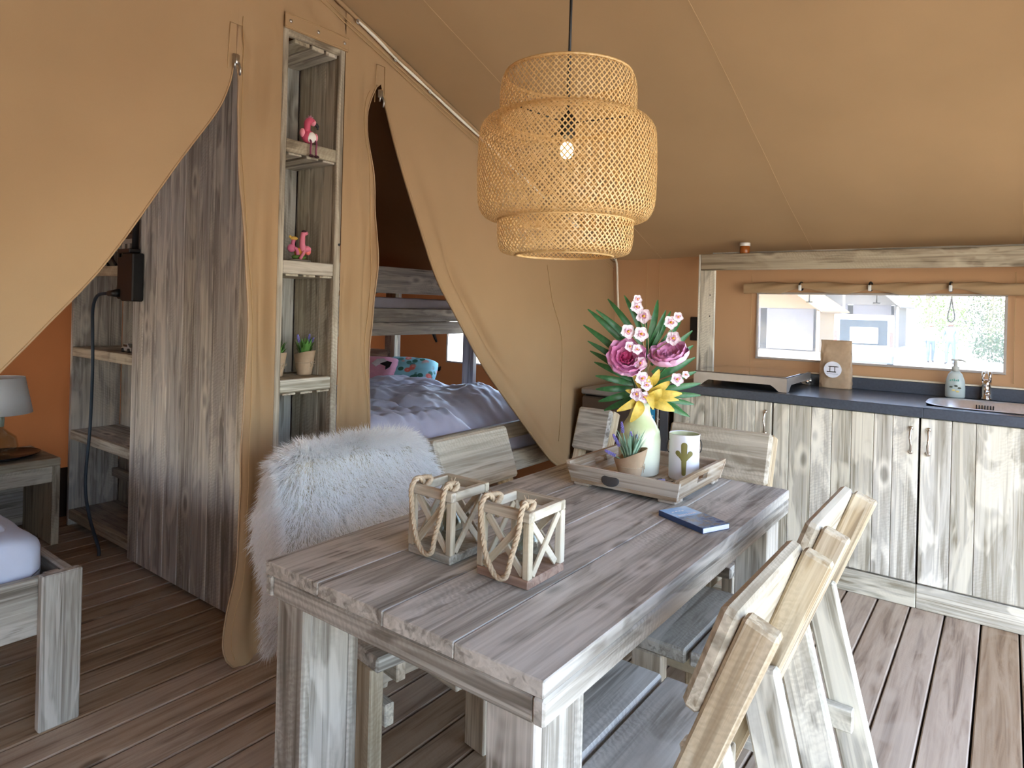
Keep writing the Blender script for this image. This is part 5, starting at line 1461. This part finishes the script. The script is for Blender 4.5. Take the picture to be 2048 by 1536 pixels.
put('stone_base', ball((0, .004, .006), .050, 18, 10, (.7, 1.05, .14)), plain('stone_grey', srgb(140, 132, 120), .8), f2, True, tuple(b0))
put('grass', merge([ball((0, .002, .020), .026, 14, 8, (.8, 1.25, .45))]), plain('figure_green', srgb(80, 112, 44), .7), f2, True, tuple(b0))
put('barrel', ball((0, .006, .040), .020, 14, 10, (.9, 1.25, 1)), plain('figure_amber', srgb(198, 134, 40), .6), f2, True, tuple(b0))
put('standing_bird', merge([tube(smooth_path([(.012, .012, .045), (.012, .008, .075), (.010, .010, .105), (.010, .014, .118), (.012, .020, .122), (.014, .026, .112)], 4), [.013] * 4 + [.0115] * 4 + [.010] * 4 + [.0105] * 4 + [.010] * 4 + [.006], 9), ball((.008, .030, .055), .018, 12, 8, (.8, 1.3, .8)), tube(smooth_path([(.022, .012, .045), (.026, .0, .028), (.028, -.012, .010)], 4), .0065, 7)]), plain('figure_rose', srgb(206, 116, 136), .6), f2, True, tuple(b0))
put('reclining_bird', merge([ball((.0, -.034, .055), .017, 12, 8, (.8, 1.1, 1)), tube(smooth_path([(.008, -.026, .055), (.012, -.018, .05), (.016, -.014, .028)], 4), .0075, 7), tube(smooth_path([(.004, -.032, .06), (.004, -.030, .08), (.004, -.026, .088)], 4), .008, 7)]), plain('figure_mauve', srgb(186, 96, 124), .6), f2, True, tuple(b0))
put('yellow_hat', merge([ball((.004, -.026, .095), .012, 12, 8, (1, 1.35, .7)), ball((.004, -.044, .100), .006, 8, 6)]), plain('figure_yellow', srgb(206, 164, 74), .6), f2, True, tuple(b0))
put('dark_cap', ball((.012, .016, .126), .011, 10, 6, (1, 1.1, .6)), MAROON, f2, True, tuple(b0))
put('flower_edge', ball((.008, .040, .046), .014, 12, 8, (.7, .9, 1.1)), plain('figure_coral', srgb(226, 112, 106), .6), f2, True, tuple(b0))
potted_lavender(-2.39, 1.722, 1.0465, 'kraft-paper lavender pot standing to the right on the niche shelf', .094, .043, .030, .010, R(20),
    [((0, -.01), (-.01, -.030, .168), .035), ((0, .01), (.0, .022, .170), .035), ((0, .0), (.01, .035, .155), .025)], 40, LEAF_G, 'lavender pots on the niche shelf', .075, .0075)
potted_lavender(-2.40, 1.588, 1.0465, 'kraft-paper lavender pot half hidden by the left post of the niche', .090, .043, .030, .010, R(20),
    [((0, .01), (.0, .012, .168), .035), ((0, -.01), (.0, -.02, .16), .03)], 36, LEAF_G, 'lavender pots on the niche shelf', .075, .0075)

# ------------------------------------------------------------------ outside: camp field behind the kitchen window
GZ = -.60
def ground_mat():
    t = NT('sandy_grass')
    v = t.coords(rnd=0)
    c = t.ramp(t.noise(v, .35, 6), [(.35, srgb(190, 184, 160)), (.55, srgb(216, 210, 196)), (.7, srgb(176, 178, 140))])
    t.link(c, t.b.inputs['Base Color']); t.b.inputs['Roughness'].default_value = .95
    return t.m
gr = put('ground', grid(40, 40, lambda u, v: (lerp(-90, 90, u), lerp(-60, 120, v), GZ + .05 * fbm(u * 30, v * 30, 1))), ground_mat())
struct(gr)
def safari_tent(x, y, w, d, h, label, pal):
    t = thing('safari_tent', label, 'tent', (x, y, GZ), 'canvas tents across the field')
    cv = canvas('tent_canvas_%s' % pal, srgb(176, 150, 118) if pal == 'tan' else srgb(150, 146, 142), .1); dk = plain('tent_dark', srgb(126, 124, 130), .9)
    eave = h * .55
    put('side_walls', merge([bx(x - w / 2, x - w / 2 + .05, y, y + d, GZ + .01, GZ + eave, .01), bx(x + w / 2 - .05, x + w / 2, y, y + d, GZ + .01, GZ + eave, .01)]), cv, t, False)
    put('back_wall', bx(x - w / 2, x + w / 2, y + d - .06, y + d, GZ + .01, GZ + eave, .01), dk, t, False)
    put('dark_doorway', bx(x - w * .44, x - w * .04, y + .6, y + .65, GZ + .4, GZ + eave, .01), dk, t, False)
    put('dark_doorway', bx(x + w * .02, x + w * .44, y + .6, y + .65, GZ + .4, GZ + eave, .01), dk, t, False)
    V = [(x - w * .58, y - 1.0, GZ + eave - .1), (x, y - 1.0, GZ + h), (x + w * .58, y - 1.0, GZ + eave - .1), (x - w * .58, y + d + .3, GZ + eave - .1), (x, y + d + .3, GZ + h), (x + w * .58, y + d + .3, GZ + eave - .1)]
    V += [(a, b, c - .06) for a, b, c in V]
    F = [[0, 1, 4, 3], [1, 2, 5, 4], [6, 9, 10, 7], [7, 10, 11, 8], [0, 6, 7, 1], [1, 7, 8, 2], [3, 4, 10, 9], [4, 5, 11, 10], [0, 3, 9, 6], [2, 8, 11, 5]]
    put('roof', (V, F), cv, t, False)
    for px_ in (-.55, -.02, .55):
        put('pole', tube([(x + px_ * w, y - .9, GZ), (x + px_ * w, y - .9, GZ + (eave if abs(px_) > .1 else h) - .12)], .06, 6), plain('tent_pole', srgb(206, 196, 180), .7), t)
    put('deck', bx(x - w * .6, x + w * .6, y - 1.4, y + d, GZ + .001, GZ + .35, .02), plain('tent_deck', srgb(196, 186, 170), .8), t, False)
    put('gable', ([(x - w * .5, y + .55, GZ + eave - .02), (x, y + .55, GZ + h - .1), (x + w * .5, y + .55, GZ + eave - .02), (x - w * .5, y + .6, GZ + eave - .02), (x, y + .6, GZ + h - .1), (x + w * .5, y + .6, GZ + eave - .02)], [[0, 1, 2], [5, 4, 3], [0, 3, 4, 1], [1, 4, 5, 2], [2, 5, 3, 0]]), cv, t, False)
    return t
safari_tent(-8.6, 29.5, 4.6, 4.5, 4.0, 'pale canvas tent with dark doorways far behind the left of the window', 'tan')
safari_tent(-6.6, 38.0, 4.2, 4.5, 4.6, 'brown-roofed canvas tent behind the white van', 'grey')
# van seen three-quarter from behind
van = thing('van', 'white van with its tailgate open parked out on the field', 'van', (-4.25, 27.5, GZ))
VM = Matrix.Translation((-4.25, 27.5, GZ)) @ Matrix.Rotation(R(98), 4, 'Z')
WHITEP = plain('van_white', srgb(236, 238, 240), .3); DGLASS = plain('van_glass', srgb(60, 70, 78), .1); RUB = plain('rubber', srgb(34, 34, 36), .8)
prof = [(-2.2, .35), (2.3, .35), (2.35, .85), (2.2, 1.05), (1.5, 1.2), (.85, 1.85), (.6, 1.95), (-2.0, 1.98), (-2.2, 1.85), (-2.25, .9)]
put('body', xf(prism(prof, 1.8, 'y'), VM @ Matrix.Translation((0, -.9, 0))), WHITEP, van, False)
put('rear_opening', xf(bx(-2.28, -2.24, -.72, .72, .95, 1.80, .02), VM), DGLASS, van, False)
put('white_load', xf(bx(-2.34, -2.26, -.45, .40, 1.0, 1.55, .03), VM), WHITEP, van, False)
put('rear_bumper', xf(bx(-2.42, -2.22, -.9, .9, .35, .62, .04), VM), plain('bumper_grey', srgb(112, 122, 130), .6), van, False)
for s in (-1, 1):
    put('side_window', xf(bx(.25, 1.15, s * .9 - .02, s * .9 + .02, 1.22, 1.72, .02), VM), DGLASS, van, False)
    for wx in (-1.4, 1.5):
        put('wheel', xf(tube([(wx, s * .78, .33), (wx, s * .93, .33)], .33, 18), VM), RUB, van)
    put('tail_light', xf(bx(-2.27, -2.22, s * .84 - .05, s * .84 + .05, .9, 1.4, .01), VM), plain('tail_red', srgb(170, 90, 84), .3), van, False)
# two people walking in the field (small, far away)
def person(x, y, label, shirt, trousers, s=1.0, stride=.12, face=0):
    t = thing('person', label, 'person', (x, y, GZ))
    me = bpy.data.meshes.new('body')
    J = {'pel': (0, 0, .95), 'bel': (0, 0, 1.12), 'ch': (0, -.01, 1.36), 'nk': (0, 0, 1.50), 'hd': (0, -.02, 1.60), 'tp': (0, -.01, 1.73),
         'shl': (-.19, 0, 1.43), 'ell': (-.26, .02, 1.16), 'wrl': (-.24, -.10, .95), 'hal': (-.23, -.14, .87), 'shr': (.19, 0, 1.43), 'elr': (.26, -.02, 1.16), 'wrr': (.25, -.12, .94), 'har': (.24, -.16, .86),
         'hil': (-.10, 0, .90), 'knl': (-.11, -stride, .50), 'anl': (-.11, -stride * .6, .09), 'tol': (-.12, -stride * .6 - .16, .04), 'hir': (.10, 0, .90), 'knr': (.11, stride * .3, .50), 'anr': (.11, stride * 1.1, .09), 'tor': (.12, stride * 1.1 - .16, .04)}
    rad = dict(pel=.15, bel=.14, ch=.16, nk=.06, hd=.095, tp=.08, shl=.075, ell=.05, wrl=.038, hal=.04, shr=.075, elr=.05, wrr=.038, har=.04, hil=.10, knl=.07, anl=.05, tol=.04, hir=.10, knr=.07, anr=.05, tor=.04)
    keys = list(J); ed = [('pel', 'bel'), ('bel', 'ch'), ('ch', 'nk'), ('nk', 'hd'), ('hd', 'tp'), ('ch', 'shl'), ('shl', 'ell'), ('ell', 'wrl'), ('wrl', 'hal'), ('ch', 'shr'), ('shr', 'elr'), ('elr', 'wrr'), ('wrr', 'har'), ('pel', 'hil'), ('hil', 'knl'), ('knl', 'anl'), ('anl', 'tol'), ('pel', 'hir'), ('hir', 'knr'), ('knr', 'anr'), ('anr', 'tor')]
    me.from_pydata([Vector(J[k]) * s for k in keys], [(keys.index(a), keys.index(b)) for a, b in ed], [])
    o = obj('body', me, None, t, (x, y, GZ), (0, 0, face))
    sk_ = o.modifiers.new('skin', 'SKIN')
    for i, k in enumerate(keys):
        r = rad[k] * s; me.skin_vertices[0].data[i].radius = (r, r * (.72 if k in ('pel', 'bel', 'ch') else 1))
    me.skin_vertices[0].data[0].use_root = True
    o.modifiers.new('sub', 'SUBSURF').levels = 1
    m = NT('clothes_' + label[:12].replace(' ', '_'))
    tc = m.new('ShaderNodeTexCoord'); sp = m.new('ShaderNodeSeparateXYZ'); m.link(tc.outputs['Object'], sp.inputs[0])
    zf = m.math('DIVIDE', sp.outputs[2], 1.8 * s)
    rm = m.ramp(zf, [(0.0, srgb(60, 56, 54)), (.05, trousers), (.53, shirt), (.84, srgb(206, 164, 136)), (.93, srgb(70, 54, 44))])
    rm.node.color_ramp.interpolation = 'CONSTANT'
    m.link(rm, m.b.inputs['Base Color']); m.b.inputs['Roughness'].default_value = .8
    o.data.materials.append(m.m)
    return t
person(-2.62, 33.5, 'person in a pale shirt and blue trousers walking in the field', srgb(226, 224, 216), srgb(96, 118, 150), 1.0, .14, .3)
person(-1.88, 33.0, 'person all in blue denim walking further right in the field', srgb(110, 140, 176), srgb(98, 124, 160), 1.04, .10, -.2)
# trees and shrubs
BARK = plain('bark', srgb(150, 138, 122), .9); 
def leaf_mat(name, c):
    t = NT(name)
    nz = t.noise(t.coords(rnd=9), 2.0, 4)
    df = t.new('ShaderNodeBsdfDiffuse'); tr = t.new('ShaderNodeBsdfTranslucent'); mx = t.new('ShaderNodeMixShader'); mx.inputs[0].default_value = .35
    cc = t.ramp(nz, [(.3, tuple(v * .7 for v in c[:3]) + (1,)), (.7, c)])
    t.link(cc, df.inputs[0]); t.link(cc, tr.inputs[0]); t.link(df.outputs[0], mx.inputs[1]); t.link(tr.outputs[0], mx.inputs[2]); t.link(mx.outputs[0], t.out.inputs['Surface'])
    return t.m
LF = [leaf_mat('leaf_fresh', srgb(132, 156, 92)), leaf_mat('leaf_dark', srgb(86, 108, 78)), leaf_mat('leaf_olive', srgb(126, 132, 92))]
def leaf_cloud(c, rx, rz, n, s):
    V, F = [], []
    for i in range(n):
        d = Vector((rng.normal(), rng.normal(), rng.normal())).normalized() * (rng.random() ** .4)
        p = Vector(c) + Vector((d.x * rx, d.y * rx, d.z * rz))
        u = Vector((rng.normal(), rng.normal(), rng.normal())).normalized(); w = u.orthogonal().normalized() * s * rng.uniform(.5, 1); u = u * s * rng.uniform(.6, 1.2)
        o = len(V); V += [tuple(p - u), tuple(p + w * .5), tuple(p + u), tuple(p - w * .5)]; F.append([o, o + 1, o + 2, o + 3])
    return V, F
def tree(x, y, h, r, label, k, n=900):
    t = thing('tree', label, 'tree', (x, y, GZ), 'trees along the field edge')
    br = [tube(smooth_path([(x, y, GZ), (x + .1, y, GZ + h * .4), (x - .1, y + .1, GZ + h * .9)], 4), [.16] * 3 + [.12] * 3 + [.05] * 3, 7)]
    for i in range(5):
        a = i * 1.3; z = GZ + h * (.4 + .08 * i)
        br.append(tube([(x, y, z), (x + r * .7 * math.cos(a), y + r * .7 * math.sin(a), z + h * .2)], [.06, .02], 5))
    put('trunk', merge(br), BARK, t)
    cr__ = put('crown', leaf_cloud((x, y, GZ + h * .68), r, h * .36, n, .16), LF[k], t, False); cr__['kind'] = 'stuff'
def shrub(x, y, h, r, label, k):
    o = put('shrub', leaf_cloud((x, y, GZ + h * .48), r, h * .5, 700, .10), LF[k], None, False); tag(o, label, 'shrub', 'shrubs in the field')
tree(-4.2, 50, 7.5, 2.2, 'leafy green tree right behind the van roof seen through the window', 0)
tree(-1.0, 58, 8.5, 2.2, 'tall pale-trunked tree behind the two walkers', 2)
tree(1.6, 48, 8.0, 2.2, 'dark tree near the right end of the kitchen window', 1)
tree(5.0, 62, 9.0, 2.4, 'tree furthest to the right beyond the kitchen window', 2)
tree(-15.5, 52, 8.0, 3.0, 'tree behind the pale tent at the left end of the window', 1)
shrub(-.35, 36.5, 1.4, 1.1, 'low grey-green shrub to the right of the walkers', 1)
shrub(-2.7, 43.0, 3.4, 1.3, 'bright green bush between the van and the walkers', 0)
shrub(.2, 44.0, 3.6, 1.4, 'tall pale bush behind the low grey-green shrub', 2)
shrub(-1.2, 50.0, 3.8, 1.3, 'dark bush standing far behind the walkers', 1)
shrub(2.6, 45.0, 3.4, 1.3, 'bush beyond the right edge of the window', 1)
for i, (x, k) in enumerate(((-30, 1), (-23, 2), (11, 1), (19, 0), (26, 2))):
    tree(x, 50 + 3 * (i % 2), 8 + i % 3, 3.2, ('dark tree at the far left of the field', 'olive tree left of the tents', 'dark tree right of the window view', 'fresh green tree far to the right', 'olive tree at the far right edge of the field')[i], k, 700)
